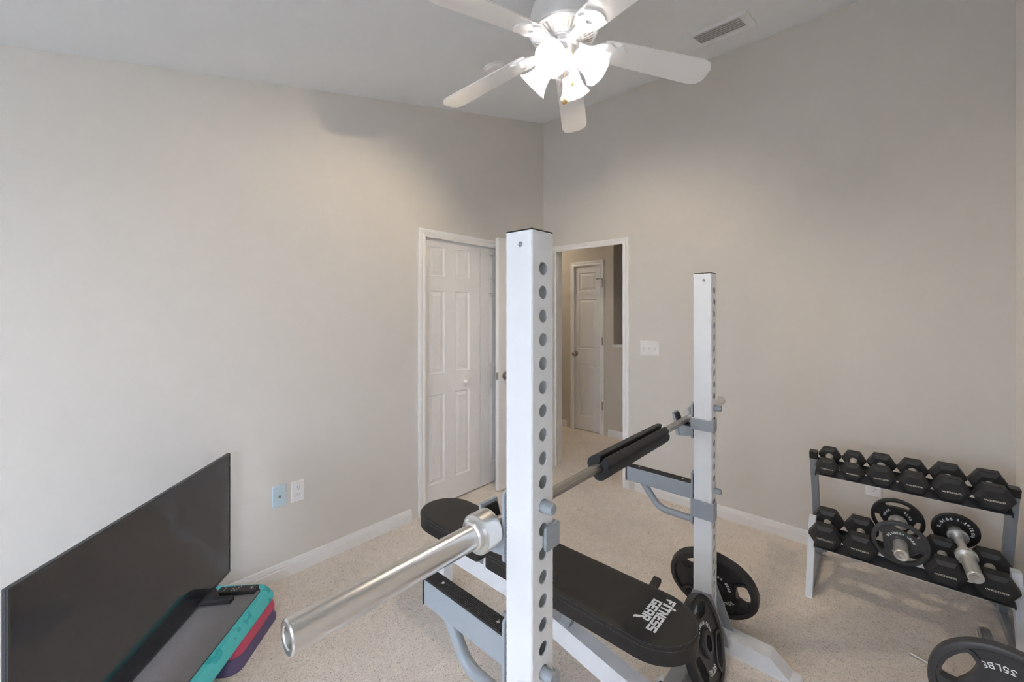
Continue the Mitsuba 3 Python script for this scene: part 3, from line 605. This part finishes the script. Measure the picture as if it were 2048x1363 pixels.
# printed logo: reads along -y, tops towards +x
def block(s_, w, h, gap, k=0.30):
    """heavy square lettering: each letter from rectangles in a unit cell"""
    R = lambda a, b, c, d: sg.box(a, b, c, d); kv = 0.23
    G = {'F': [R(0, 0, k, 1), R(0, 1 - kv, 1, 1), R(0, .40, .8, .40 + kv)], 'I': [R(.5 - k / 1.4, 0, .5 + k / 1.4, 1)], 'T': [R(0, 1 - kv, 1, 1), R(.5 - k / 2, 0, .5 + k / 2, 1)],
         'N': [R(0, 0, k, 1), R(1 - k, 0, 1, 1), sg.Polygon([(0, 1), (k, 1), (1, 0), (1 - k, 0)])], 'E': [R(0, 0, k, 1), R(0, 1 - kv, 1, 1), R(0, .385, .85, .385 + kv), R(0, 0, 1, kv)],
         'S': [R(0, 1 - kv, 1, 1), R(0, .385, 1, .385 + kv), R(0, 0, 1, kv), R(0, .4, k, 1), R(1 - k, 0, 1, .6)], 'G': [R(0, 0, k, 1), R(0, 1 - kv, 1, 1), R(0, 0, 1, kv), R(1 - k, 0, 1, .55), R(.5, .36, 1, .55)],
         'A': [R(0, 0, k, .9), R(1 - k, 0, 1, .9), R(.08, 1 - kv, .92, 1), R(0, .3, 1, .3 + kv * .8)], 'R': [R(0, 0, k, 1), R(0, 1 - kv, 1, 1), R(1 - k, .5, 1, 1), R(0, .38, 1, .38 + kv * .9), sg.Polygon([(.4, .4), (.75, .4), (1, 0), (.66, 0)])]}
    out, x = [], 0.0
    for c in s_:
        ww = w * (0.45 if c == 'I' else 1.0); u = G[c][0]
        for q in G[c][1:]: u = u.union(q)
        out.append(sa.translate(sa.scale(u, ww if c != 'I' else w, h, origin=(0, 0)), x - (w * 0.275 if c == 'I' else 0), 0)); x += ww + gap
    return out, x - gap
def logo():
    a, wa = block('FITNESS', 0.0245, 0.031, 0.0032); b, wb = block('GEAR', 0.0245, 0.031, 0.0032)
    g = [prism(sa.scale(q, 0.172 / wa, 1, origin=(0, 0)), 0.0006, trimesh.transformations.translation_matrix((0, 0.035, 0))) for q in a]
    g += [prism(sa.scale(q, 0.112 / wb, 1, origin=(0, 0)), 0.0006, trimesh.transformations.translation_matrix((0.028, 0, 0))) for q in b]
    g.append(prism(sg.Polygon([(0.128, 0.004), (0.140, 0.004), (0.152, -0.016), (0.140, -0.016)]), 0.0006)); st = []
    for k in range(10):
        t_ = PI / 2 + k * PI / 5; r = 0.0085 if k % 2 == 0 else 0.003; st.append((0.036 + r * math.cos(t_), 0.073 + r * math.sin(t_)))
    return cat(*g, prism(sg.Polygon(st), 0.0006))
part(t + '__back_pad', 'lettering', tf(logo(), frame_mat((1.836, -1.731, ZS + 0.0008), (0, -1, 0), (1, 0, 0), (0, 0, 1))), 'print_white', False, label='white printed lettering')
# frame
fw = 0.030
bp = sg.Polygon([(0.79, 0.239), (0.79, 0.315), (1.237, 0.315), (1.86, 0.1975), (1.86, 0.119), (1.228, 0.239)])
part(t, 'main_beam', prism(bp, 2 * fw, XZ(BY + fw)), 'bench_white', 25)
lg = hull([(x, y, z) for (x0, x1, z) in ((0.765, 0.828, 0.245), (0.745, 0.805, 0.055)) for x in (x0, x1) for y in (BY - fw, BY + fw)])
part(t, 'leg', lg, 'bench_white', 25)
part(t, 'foot_bar', box((0.738, BY - 0.05, 0.0), (0.806, BY + 0.05, 0.055), 0.004), 'bench_white', 25)
part(t, 'rear_leg', hull([(x, y, z) for (x0, x1, z) in ((1.80, 1.856, 0.15), (1.80, 1.856, 0.054)) for x in (x0, x1) for y in (BY - fw, BY + fw)]), 'bench_white', 25)
for m in (box((1.10, BY - fw - 0.004, 0.30), (1.19, BY - fw, 0.40), 0.001), box((1.10, BY + fw, 0.30), (1.19, BY + fw + 0.004, 0.40), 0.001), box((0.85, BY - 0.02, 0.310), (0.93, BY + 0.02, 0.396))): part(t, 'seat_bracket', m, 'bench_white', 25)
for m in (box((1.25, BY - 0.07, 0.375), (1.80, BY - 0.035, 0.396)), box((1.25, BY + 0.035, 0.375), (1.80, BY + 0.07, 0.396)), box((1.28, BY - 0.07, 0.36), (1.32, BY + 0.07, 0.376))): part(t, 'pad_support', m, 'black_plastic', False)
part(t, 'support_post', hull([(x, y, z) for (x0, x1, z) in ((1.55, 1.59, 0.378), (1.50, 1.54, 0.25)) for x in (x0, x1) for y in (BY - 0.02, BY + 0.02)]), 'gusset_grey', 25)
# end bracket with black hex block, bolt knob and white plate
part(t, 'end_plate', prism(rrect(BY - 0.028, 0.132, BY + 0.075, 0.216, 0.012), 0.006, YZ(1.858)), 'bench_white', 25)
hx = prism(sg.Polygon([(0.030 * math.cos(k * PI / 3 + PI / 6), 0.030 * math.sin(k * PI / 3 + PI / 6)) for k in range(6)]).difference(sg.Point(0.002, 0.010).buffer(0.0065)), 0.034, frame_mat((1.866, BY - 0.004, 0.196), (0, 1, 0), (0, 0, 1), (1, 0, 0)))
hx = hull([(1.865, BY - 0.034, 0.15), (1.865, BY + 0.024, 0.15), (1.865, BY + 0.024, 0.205), (1.865, BY - 0.005, 0.224), (1.865, BY - 0.034, 0.205), (1.892, BY - 0.034, 0.15), (1.892, BY + 0.024, 0.15), (1.892, BY + 0.024, 0.198), (1.892, BY - 0.005, 0.217), (1.892, BY - 0.034, 0.198)])
part(t, 'hex_block', hx, 'black_plastic', 20); part(t, 'knob', cyl((1.864, BY + 0.042, 0.200), (1.886, BY + 0.042, 0.204), 0.0115, 10, 0.003), 'black_rubber', 30)
part(t, 'adjust_lever', cat(box((1.752, -1.690, 0.398), (1.772, -1.640, 0.418), 0.003), hull([(x, y, z) for x in (1.772, 1.800) for y, z in ((-1.70, 0.398), (-1.70, 0.418), (-1.605, 0.425), (-1.605, 0.440))])), 'black_plastic', 25)
part(t, 'beam_knob', along(lathe([(0, 0), (0.015, 0), (0.017, 0.004), (0.016, 0.014), (0.008, 0.018), (0, 0.018)], 24), (1.24, BY - fw, 0.165), (0, -1, 0)), 'gusset_grey', 40)

# ------------------------------------------------------------------ weight plates
def wplate(R, th, hub_r=0.052, bore=0.0262, holes=3, hole_rot=0.0, r_in=0.52, r_out=0.83, span=27, solid=False):
    """tri-grip plate, axis along z, front face at z = 0 looking to +z, body behind"""
    rim_w = R * 0.13; h = []
    web = XS(sg.Point(0, 0).buffer(R - rim_w * 0.5, quad_segs=32)).extrude(th * 0.52).translate((0, 0, -th * 0.76))
    e = th * 0.14
    rp = [(R - rim_w, -th * 0.12), (R - rim_w * 0.85, 0.0), (R - e * 1.6, 0.0), (R - e * 0.5, -e * 0.5), (R, -e * 1.6), (R, -th + e * 1.6), (R - e * 0.5, -th + e * 0.5), (R - e * 1.6, -th), (R - rim_w * 0.85, -th), (R - rim_w, -th * 0.88)]
    rimm = XS(sg.Polygon(rp)).revolve(96)
    hp_ = [(bore * 0.8, 0.004), (hub_r - 0.005, 0.004), (hub_r, -0.002), (hub_r + 0.002, -th * 0.5), (hub_r, -th + 0.002), (bore * 0.8, -th)]
    hubm = XS(sg.Polygon(hp_)).revolve(64)
    M = web + rimm + hubm
    if not solid:
        for k in range(holes):
            a0 = hole_rot + 360 / holes * k
            arc = [(R * r_out * math.cos(math.radians(a0 + d)), R * r_out * math.sin(math.radians(a0 + d))) for d in np.linspace(-span, span, 24)]
            inn = [(R * (r_in + 0.10 * (abs(d) / span) ** 2) * math.cos(math.radians(a0 + d)), R * (r_in + 0.10 * (abs(d) / span) ** 2) * math.sin(math.radians(a0 + d))) for d in np.linspace(span, -span, 24)]
            g = sg.Polygon(arc + inn); g = g.buffer(-R * 0.06).buffer(R * 0.06, quad_segs=8)
            lipo = g.buffer(R * 0.075, quad_segs=8).intersection(sg.Point(0, 0).buffer(R * 0.97))
            L = XS(lipo).extrude(th * 0.90).translate((0, 0, -th * 0.95))
            M = M + L; h.append(XS(g).extrude(th * 2).translate((0, 0, -th * 1.5)))
        for x in h: M = M - x
    M = M - m3.Manifold.cylinder(th * 3, bore, bore, 48).translate((0, 0, -th * 2))
    return tm(M)
def plate_frame(c, n, up=(0, 0, 1)):
    z = np.array(n, float); z /= np.linalg.norm(z); x = np.cross(up, z); x /= np.linalg.norm(x); return frame_mat(c, x, np.cross(z, x), z)
def dirn(az, el):
    az, el = math.radians(az), math.radians(el); return (math.cos(el) * math.cos(az), math.cos(el) * math.sin(az), math.sin(el))
# 35 lb plate leaning on the far post
m35 = wplate(0.187, 0.042, 0.050, hole_rot=0)
t = thing('weight_plate', 'large black three-grip plate leaning behind the farther white post', 'weight plate')
PA = plate_frame((1.8335, -1.1065, 0.1775), dirn(-85.6, -21.5))
part(t, 'disc', tf(m35, PA), 'plate_rubber', 30)
zt = -0.042 * 0.24 + 0.0005
la = cat(tf(arc_text('35LBS', 0.104, 0.017, -60, 8.5), frame_mat((0, 0, zt), (1, 0, 0), (0, 1, 0), (0, 0, 1))), tf(arc_text('FITNESS GEAR', 0.070, 0.012, 60, 11, depth=0.001), frame_mat((0, 0, zt), (1, 0, 0), (0, 1, 0), (0, 0, 1))))
part(t, 'lettering', tf(la, PA), 'print_white', False)
# 25 lb plate beside the bench
m25 = wplate(0.160, 0.036, 0.048, hole_rot=80)
t = thing('weight_plate', 'black three-grip plate leaning between the bench end and the farther post', 'weight plate')
PB = plate_frame((1.916, -1.436, 0.1605), dirn(1.5, 18.5))
part(t, 'disc', tf(m25, PB), 'plate_rubber', 30)
zt = -0.036 * 0.24 + 0.0005
lb = cat(mv(arc_text('FITNESS GEAR', 0.064, 0.012, 70, 11.5, depth=0.001), 0, 0, zt), mv(arc_text('25LBS', 0.092, 0.017, -100, 9.5, True), 0, 0, zt))
part(t, 'lettering', tf(lb, PB), 'print_white', False)
# floor barbell with a 35 lb plate
FBX, FBZ = 2.712, 0.184
t = thing('curl_bar', 'short steel bar on the floor carrying the plate in the lower right corner', 'barbell')
part(t, 'shaft', cyl((FBX, -1.86, FBZ), (FBX, -1.08, FBZ), 0.0142, 24), 'shaft_steel', 40)
def fluted(L):
    P = [((0.0254 - (0.0022 if k % 6 == 0 else 0)) * math.cos(2 * PI * k / 72), (0.0254 - (0.0022 if k % 6 == 0 else 0)) * math.sin(2 * PI * k / 72)) for k in range(72)]
    return prism(sg.Polygon(P), L)
for y0, y1 in ((-1.135, -0.690), (-1.80, -2.18)):
    d = np.sign(y1 - y0); part(t, 'sleeve', along(cat(mv(fluted(abs(y1 - y0) - 0.01), 0, 0, 0), lathe([(0, abs(y1 - y0) - 0.01), (0.0245, abs(y1 - y0) - 0.01), (0.0225, abs(y1 - y0)), (0, abs(y1 - y0))], 32)), (FBX, y0, FBZ), (0, d, 0)), 'steel', 30)
    part(t, 'collar', along(lathe([(0, 0), (0.034, 0), (0.036, 0.004), (0.036, 0.024), (0, 0.024)], 40), (FBX, y0 - d * 0.02, FBZ), (0, d, 0)), 'steel', 30)
t = thing('weight_plate', 'black 35 pound three-grip plate in the lower right corner', 'weight plate')
m35b = wplate(0.183, 0.042, 0.050, hole_rot=151)
PC = plate_frame((FBX, -1.106, FBZ), dirn(-96.5, 1.5))
part(t, 'disc', tf(m35b, PC), 'plate_grey', 30)
zt = -0.042 * 0.24 + 0.0005
lc = cat(mv(arc_text('35LBS', 0.115, 0.018, 101, 8.0, True), 0, 0, zt), mv(arc_text('FITNESS GEAR', 0.066, 0.011, -60, 11, depth=0.001), 0, 0, zt))
part(t, 'lettering', tf(lc, PC), 'print_white', False)
t = thing('weight_plate', 'black plate on the near end of the short floor bar out of the picture', 'weight plate')
part(t, 'disc', tf(m35b, plate_frame((FBX, -1.83, FBZ), dirn(90, 0))), 'plate_grey', 30)
single('metal_rod', tube([(2.50, -0.725, 0.008), (2.70, -0.795, 0.008)], 0.0065, 16), 'chrome', 'thin shiny metal rod on the carpet seen through the corner plate grip', 'metal rod')

# ------------------------------------------------------------------ dumbbell rack
t = thing('dumbbell_rack', 'grey two-tier dumbbell rack against the back wall in the right corner', 'dumbbell rack')
XL, XR = 2.138, 2.832
def slant(xc, w, p0, p1, d):
    """box tube of width w (x) and depth d between two (y, z) points"""
    (y0, z0), (y1, z1) = p0, p1
    return hull([(xc + s * w / 2, y, z) for s in (-1, 1) for y, z in ((y0, z0), (y0 + d, z0), (y1, z1), (y1 + d, z1))])
for xc in (XL, XR):
    part(t, 'upright', slant(xc, 0.030, (-0.165, 0.03), (-0.398, 0.655), 0.052), 'db_rack_grey', 25)
    part(t, 'end_cap', slant(xc, 0.033, (-0.397, 0.650), (-0.412, 0.690), 0.056), 'black_plastic', 25, label='black cap')
    part(t, 'front_leg', slant(xc, 0.029, (-0.585, 0.0), (-0.437, 0.348), 0.045), 'db_rack_light', 25)
    part(t, 'base_tube', box((xc - 0.0135, -0.550, 0.0), (xc + 0.0135, -0.05, 0.042), 0.003), 'db_rack_grey', 25)
    s = 1 if xc == XL else -1
    for y, z in ((-0.075, 0.028), (-0.135, 0.030)): part(t, 'bolt', cyl((xc + s * 0.014, y, z), (xc + s * 0.034, y, z), 0.009, 6), 'chrome', 30)
    part(t, 'bracket', box((xc + s * 0.014, -0.43, 0.17), (xc + s * 0.018, -0.22, 0.26)), 'db_rack_grey', False)
TILT = math.radians(10)
UY, UZ, LY, LZ = -0.500, 0.600, -0.548, 0.243
def tier(y0, z0, depth):
    """front and rear angle rails of a tier whose dumbbells start at y0; z0 = rest height under the front face"""
    R = trimesh.transformations.rotation_matrix(TILT, (1, 0, 0), (0, y0, z0))
    x0, x1 = XL + 0.015, XR - 0.015
    f = cat(box((x0, y0 + 0.016, z0 - 0.004), (x1, y0 + 0.090, z0)), box((x0, y0 + 0.026, z0 - 0.010), (x1, y0 + 0.030, z0)), box((x0, y0 + 0.086, z0 - 0.004), (x1, y0 + 0.090, z0 + 0.004)))
    b = cat(box((x0, y0 + depth - 0.060, z0 - 0.004), (x1, y0 + depth - 0.018, z0)), box((x0, y0 + depth - 0.022, z0 - 0.004), (x1, y0 + depth - 0.018, z0 + 0.016)))
    part(t, 'front_rail', tf(f, R), 'rail_black', False); part(t, 'rear_rail', tf(b, R), 'rail_black', False)
    for x in (x0 - 0.001, x1 - 0.003): part(t, 'rail_plate', tf(box((x, y0 + 0.03, z0 - 0.020), (x + 0.004, y0 + depth - 0.02, z0 - 0.002)), R), 'black_plastic', False)
tier(UY, UZ, 0.190); tier(LY, LZ, 0.215)

# ------------------------------------------------------------------ hex dumbbells
def hexring(w, y):        # corners at +-x, flats up and down
    return [(w / 2 * math.cos(k * PI / 3), y, w / 2 * math.sin(k * PI / 3)) for k in range(6)]
def hex_head(w, d):
    """head from y = 0 (outer face) to y = d"""
    return hull(hexring(w * 0.70, 0.0) + hexring(w * 0.97, 0.011) + hexring(w, 0.014) + hexring(w, d - 0.012) + hexring(w * 0.97, d - 0.009) + hexring(w * 0.66, d))
kinds = {}
def dumbbell(label, w, L, x, y, z, grp, d=None):
    """front face centre at (x, y, z), tilted so that the rear is higher"""
    d = d or w * 0.47; kk = (round(w, 4), L)
    if kk not in kinds:
        hd = hex_head(w, d); back = tf(hd, frame_mat((0, L, 0), (-1, 0, 0), (0, -1, 0), (0, 0, 1)))
        prof = [(0, d - 0.004), (0.0165, d - 0.004), (0.0165, d + 0.006), (0.0125, d + 0.012), (0.0135, (L) / 2 - 0.012), (0.0155, L / 2), (0.0135, L / 2 + 0.012), (0.0125, L - d - 0.012), (0.0165, L - d - 0.006), (0.0165, L - d + 0.004), (0, L - d + 0.004)]
        hnd = along(lathe(prof, 28), (0, 0, 0), (0, 1, 0))
        tx = text('WEIDER', w * 0.056, 0.0006, True, 0.0, 1.6); b = tx.bounds; tx = mv(tx, -(b[0][0] + b[1][0]) / 2, -w * 0.035 - w * 0.03)
        tx = tf(tx, frame_mat((0, -0.0002, 0), (1, 0, 0), (0, 0, 1), (0, -1, 0)))
        pn = []
        for yy in (0.016, L - d + 0.013):
            f = sg.box(-w * 0.20, yy, w * 0.20, yy + d - 0.030).difference(sg.box(-w * 0.175, yy + 0.003, w * 0.175, yy + d - 0.033))
            pn.append(prism(f, 0.0012, frame_mat((0, 0, w * 0.433 - 0.0002), (1, 0, 0), (0, 1, 0), (0, 0, 1))))
        kinds[kk] = [('head', mikit.ply(hd, 'hex_rubber', smooth=False)), ('head', mikit.ply(back, 'hex_rubber', smooth=False)), ('handle', mikit.ply(hnd, 'handle_steel', smooth=40)), ('lettering', mikit.ply(tx, 'print_gold')), *[('weight_mark', mikit.ply(q, 'hex_rubber')) for q in pn]]
    tt = thing('dumbbell', label, 'dumbbell', grp)
    M = trimesh.transformations.translation_matrix((x, y, z)) @ trimesh.transformations.rotation_matrix(TILT, (1, 0, 0))
    for nm, p in kinds[kk]: part(tt, nm, p, None, to=M)
ordw = ['first', 'second', 'third', 'fourth', 'fifth', 'sixth']
for i, (x, w) in enumerate(((2.2045, 0.099), (2.3040, 0.099), (2.4100, 0.1125), (2.5225, 0.1125), (2.6390, 0.1235), (2.7630, 0.1235))):
    lab = f'{"small" if i < 2 else "medium" if i < 4 else "larger"} black hex dumbbell, {ordw[i]} from the left on the upper tier'
    dumbbell(lab, w, 0.190, x, UY, UZ + 0.433 * w, 'hex dumbbells on the upper tier')
lows = ((2.199, 'large black hex dumbbell at the left end of the lower tier'), (2.334, 'large black hex dumbbell on the lower tier left of the small tri-grip plates'),
        (2.618, 'large black hex dumbbell on the lower tier between the two steel handles'), (2.762, 'large black hex dumbbell at the right end of the lower tier'))
for x, lab in lows: dumbbell(lab, 0.136, 0.215, x, LY, LZ + 0.433 * 0.136, 'hex dumbbells on the lower tier', 0.062)

# ------------------------------------------------------------------ short loading handles with small plates on the lower tier
def short_bar(label, c, dirv, caps):
    """dumbbell handle with two 50 mm sleeves; c = near sleeve end"""
    tt = thing('loading_dumbbell', label, 'dumbbell bar', 'steel loading handles on the lower tier'); d = np.array(dirv, float); d /= np.linalg.norm(d); c = np.array(c, float)
    L, sl_ = 0.45, 0.155
    part(tt, 'shaft', cyl(c + d * (sl_ - 0.01), c + d * (L - sl_ + 0.01), 0.0155, 28), 'steel_worn', 40)
    for p0, dd in ((c, d), (c + d * L, -d)):
        s_ = part(tt, 'sleeve', along(lathe([(0, 0.004), (0.008, 0.004), (0.0085, 0.012), (0.0125, 0.012), (0.0135, 0.002), (0.022, 0.0), (0.0252, 0.004), (0.0252, sl_ - 0.014), (0, sl_ - 0.014)], 48), p0, dd), 'steel_worn', 30)
        part(tt, 'collar', along(lathe([(0, 0), (0.0345, 0), (0.0362, 0.003), (0.0362, 0.016), (0.034, 0.019), (0.030, 0.020), (0.028, 0.014), (0, 0.014)], 48), p0 + dd * (sl_ - 0.016), dd), 'steel_worn', 30)
    return c, d
c1, d1 = short_bar('short steel loading handle with two tri-grip plates on the lower tier', (2.477, -0.628, 0.364), (-0.02, 0.99, 0.10), 0)
c2, d2 = short_bar('short steel loading handle with one small solid plate at the rack right', (2.696, -0.630, 0.362), (-0.075, 0.985, 0.135), 0)
m5 = wplate(0.101, 0.020, 0.0, hole_rot=90, r_in=0.56, r_out=0.84, span=36) if False else wplate(0.101, 0.020, 0.036, hole_rot=90, r_in=0.58, r_out=0.84, span=36)
pc = c1 + d1 * 0.100
t = thing('weight_plate', 'small tri-grip plate on the near sleeve of the left loading handle', 'weight plate')
P = plate_frame(pc, -d1) @ trimesh.transformations.rotation_matrix(math.radians(-22), (0, 0, 1)); part(t, 'disc', tf(m5, P), 'plate_grey', 30)
l5 = cat(mv(arc_text('FITNESS GEAR', 0.049, 0.0095, 106, 11.5, depth=0.0008), 0, 0, -0.0043), mv(arc_text('5LBS', 0.049, 0.0095, -78, 12, True, 0.0008), 0, 0, -0.0043)); part(t, 'lettering', tf(l5, P), 'print_white', False)
pc = c1 + d1 * 0.335
t = thing('weight_plate', 'small tri-grip plate on the wall side of the left loading handle', 'weight plate')
P = plate_frame(pc, -d1) @ trimesh.transformations.rotation_matrix(math.radians(0), (0, 0, 1)); part(t, 'disc', tf(m5, P), 'plate_rubber', 30)
for q in (arc_text('GEAR', 0.049, 0.0095, 150, 13, depth=0.0008), arc_text('5LBS', 0.049, 0.0095, 35, 14, False, 0.0008)): part(t, 'lettering', tf(mv(q, 0, 0, -0.0043), P), 'print_white', False)
pc = c2 + d2 * 0.345
t = thing('weight_plate', 'small solid plate with white lettering on the right loading handle', 'weight plate')
P = plate_frame(pc, -d2); part(t, 'disc', tf(wplate(0.082, 0.016, 0.036, solid=True), P), 'plate_rubber', 30)
for q in (arc_text('2.5LBS', 0.056, 0.011, 140, 13.5, depth=0.0008), arc_text('1.1KILOS', 0.056, 0.011, 36, 13.5, depth=0.0008)): part(t, 'lettering', tf(mv(q, 0, 0, -0.0034), P), 'print_white', False)

# ------------------------------------------------------------------ television, remote and aerobic step
es = np.array([0.7253, -0.6884, 0]); ps = np.array([-0.6884, -0.7253, 0]); O = np.array([0.263, -2.414, 0])
SM = frame_mat(O, es, ps, (0, 0, 1)); SM[:3, 1] = ps                 # local x along the step, y across, z up (left handed; fixed below)
def step_block(x0, x1, y0, y1, z0, z1, r, ins):
    a = rrect(x0, y0, x1, y1, r, 5); b = rrect(x0 + ins, y0 + ins, x1 - ins, y1 - ins, r, 5)
    P = [(*p, z0) for p in a.exterior.coords[:-1]] + [(*p, z0 + (z1 - z0) * 0.25) for p in a.exterior.coords[:-1]] + [(*p, z1 - 0.006) for p in b.exterior.coords[:-1]] + [(p[0], p[1], z1) for p in rrect(x0 + ins + .005, y0 + ins + .005, x1 - ins - .005, y1 - ins - .005, r, 5).exterior.coords[:-1]]
    return hull(P)
def place(m):
    r = tm(m).copy(); v = np.array(r.vertices); r.vertices = O + v[:, :1] * es + v[:, 1:2] * ps + v[:, 2:] * np.array([0, 0, 1.0]); r.faces = r.faces[:, ::-1]; return r
t = thing('aerobic_step', 'teal aerobic step platform with black ribbed top under the television', 'aerobic step')
SLN, SWD = 1.06, 0.365
part(t, 'body', place(step_block(0, SLN, 0, SWD, 0.100, 0.152, 0.055, 0.016)), 'teal', 30)
matp = rrect(0.050, 0.042, SLN - 0.05, SWD - 0.042, 0.035, 5)
part(t, 'mat', place(prism(matp, 0.0015, trimesh.transformations.translation_matrix((0, 0, 0.152)))), 'black_rubber', False)
ribs = []
for k in range(52):
    y = 0.047 + k * (SWD - 0.094) / 51; e = 0.0 if 0.075 < y < SWD - 0.075 else 0.018
    ribs.append(box((0.054 + e, y - 0.0016, 0.1532), (SLN - 0.054 - e, y + 0.0016, 0.1556)))
kk = part(t, 'ribs', place(cat(*ribs)), 'mat_grey', False); labels[kk] = {'kind': 'stuff', 'label': 'fine lengthwise ribs of the black top'}
for nm, x0, col, z0, z1, gl in (('step_riser', 0.0, 'pink', 0.050, 0.1, 'pink riser block under the far end of the teal step'), ('step_riser', 0.0, 'purple', 0.0, 0.05, 'purple riser block on the carpet at the bottom of the stack'),
                                ('step_riser', SLN - 0.36, 'pink', 0.05, 0.1, 'pink riser block under the near end of the teal step'), ('step_riser', SLN - 0.36, 'purple', 0, 0.05, 'purple riser block on the carpet under the near end of the step')):
    dx = 0.018 if col == 'purple' else 0.0
    single(nm, place(step_block(x0 + 0.002 - dx * 0, x0 + 0.335 + dx, -0.004 - dx * 0.4, SWD, z0, z1 - 0.001, 0.05, 0.008)), col, gl, 'step riser')
TVP = np.array([0.137, -2.581, 0.22]); te = np.array([0.757, -0.653, 0]); te /= np.linalg.norm(te); tn = np.array([-te[1], te[0], 0])
TM = frame_mat(TVP, te, tn, (0, 0, 1))
def tvp(m):
    r = tm(m).copy(); v = np.array(r.vertices); r.vertices = TVP + v[:, :1] * te + v[:, 1:2] * tn + v[:, 2:] * np.array([0, 0, 1.0]); return r   # te x tn = up
t = thing('television', 'large flat black television standing on the step by the left wall', 'television')
TW, TH = 0.955, 0.557
part(t, 'back_cover', tvp(cat(box((0, -0.012, 0), (TW, 0.0, TH), 0.002), box((0.06, -0.050, 0.03), (TW - 0.06, -0.010, 0.30), 0.012))), 'tv_frame', 25)
bz = prism(sg.box(0, 0, TW, TH).difference(sg.box(0.006, 0.010, TW - 0.006, TH - 0.006)), 0.0035, frame_mat((0, 0.0035, 0), (1, 0, 0), (0, 0, 1), (0, -1, 0)))
part(t, 'bezel', tvp(bz), 'tv_frame', False)
part(t, 'screen', tvp(box((0.005, 0.0, 0.009), (TW - 0.005, 0.0018, TH - 0.005))), 'tv_screen', False)
for e in (0.125, TW - 0.125):
    st = cat(box((e - 0.017, -0.10, -0.064), (e + 0.017, 0.078, -0.038), 0.007), hull([(x, y, z) for x in (e - 0.012, e + 0.012) for y, z in ((-0.03, -0.046), (0.02, -0.046), (-0.018, 0.01), (-0.002, 0.01))]))
    part(t, 'stand_foot', tvp(st), 'black_plastic', 25)
rm = frame_mat((0.224, -2.570, 0.1552), (math.cos(math.radians(48.6)), math.sin(math.radians(48.6)), 0), (-math.sin(math.radians(48.6)), math.cos(math.radians(48.6)), 0), (0, 0, 1))
t = thing('remote_control', 'black remote control lying on the ribbed step by the television', 'remote control')
part(t, 'body', tf(rbox((-0.083, -0.022, 0.0), (0.083, 0.022, 0.019), 0.005, 8), rm), 'black_plastic', 40)
bt = [cyl((x, y, 0.0188), (x, y, 0.0202), 0.0018, 8) for x, y in ((-0.055, 0.008), (-0.055, -0.008), (-0.02, 0.012), (-0.02, 0.0), (-0.02, -0.012), (-0.008, -0.012), (-0.002, -0.006), (0.004, 0.002), (0.010, 0.012))]
for q in bt: part(t, 'button', tf(q, rm), 'print_white', False)
part(t, 'button_pad', tf(cyl((-0.040, 0, 0.0185), (-0.040, 0, 0.0200), 0.012, 24), rm), 'black_rubber', 30)
part(t, 'emblem', tf(box((0.058, -0.006, 0.0186), (0.062, 0.006, 0.0196)), rm), 'print_white', False)
# strap hanging from the inner knob of the open door
single('door_strap', cat(hull([(0.085 + dx, -0.712 + dy, z) for dx in (0, 0.006) for dy, z in ((-0.004, 0.912), (0.004, 0.912), (-0.022, 0.80), (0.004, 0.80))]), box((0.080, -0.740, 0.775), (0.096, -0.705, 0.80), 0.004)), 'black_rubber', 'dark strap hanging from the inner knob of the open door', 'strap')

# ------------------------------------------------------------------ hall lamp (out of sight, lights the hall warmly)
t = thing('hall_ceiling_light', 'round warm ceiling light in the hall beyond the doorway', 'ceiling light')
part(t, 'base', mv(lathe([(0, 0), (0.13, 0), (0.13, -0.02), (0, -0.02)][::-1], 40), -0.85, 0.62, 2.46), 'fan_white', 30)
dk = part(t, 'diffuser', mv(lathe([(0, -0.075), (0.06, -0.07), (0.10, -0.05), (0.12, -0.02), (0, -0.02)], 40), -0.85, 0.62, 2.46), 'fan_white', True)
scene[dk]['emitter'] = {'type': 'area', 'radiance': rgb(6.6, 5.6, 4.4)}
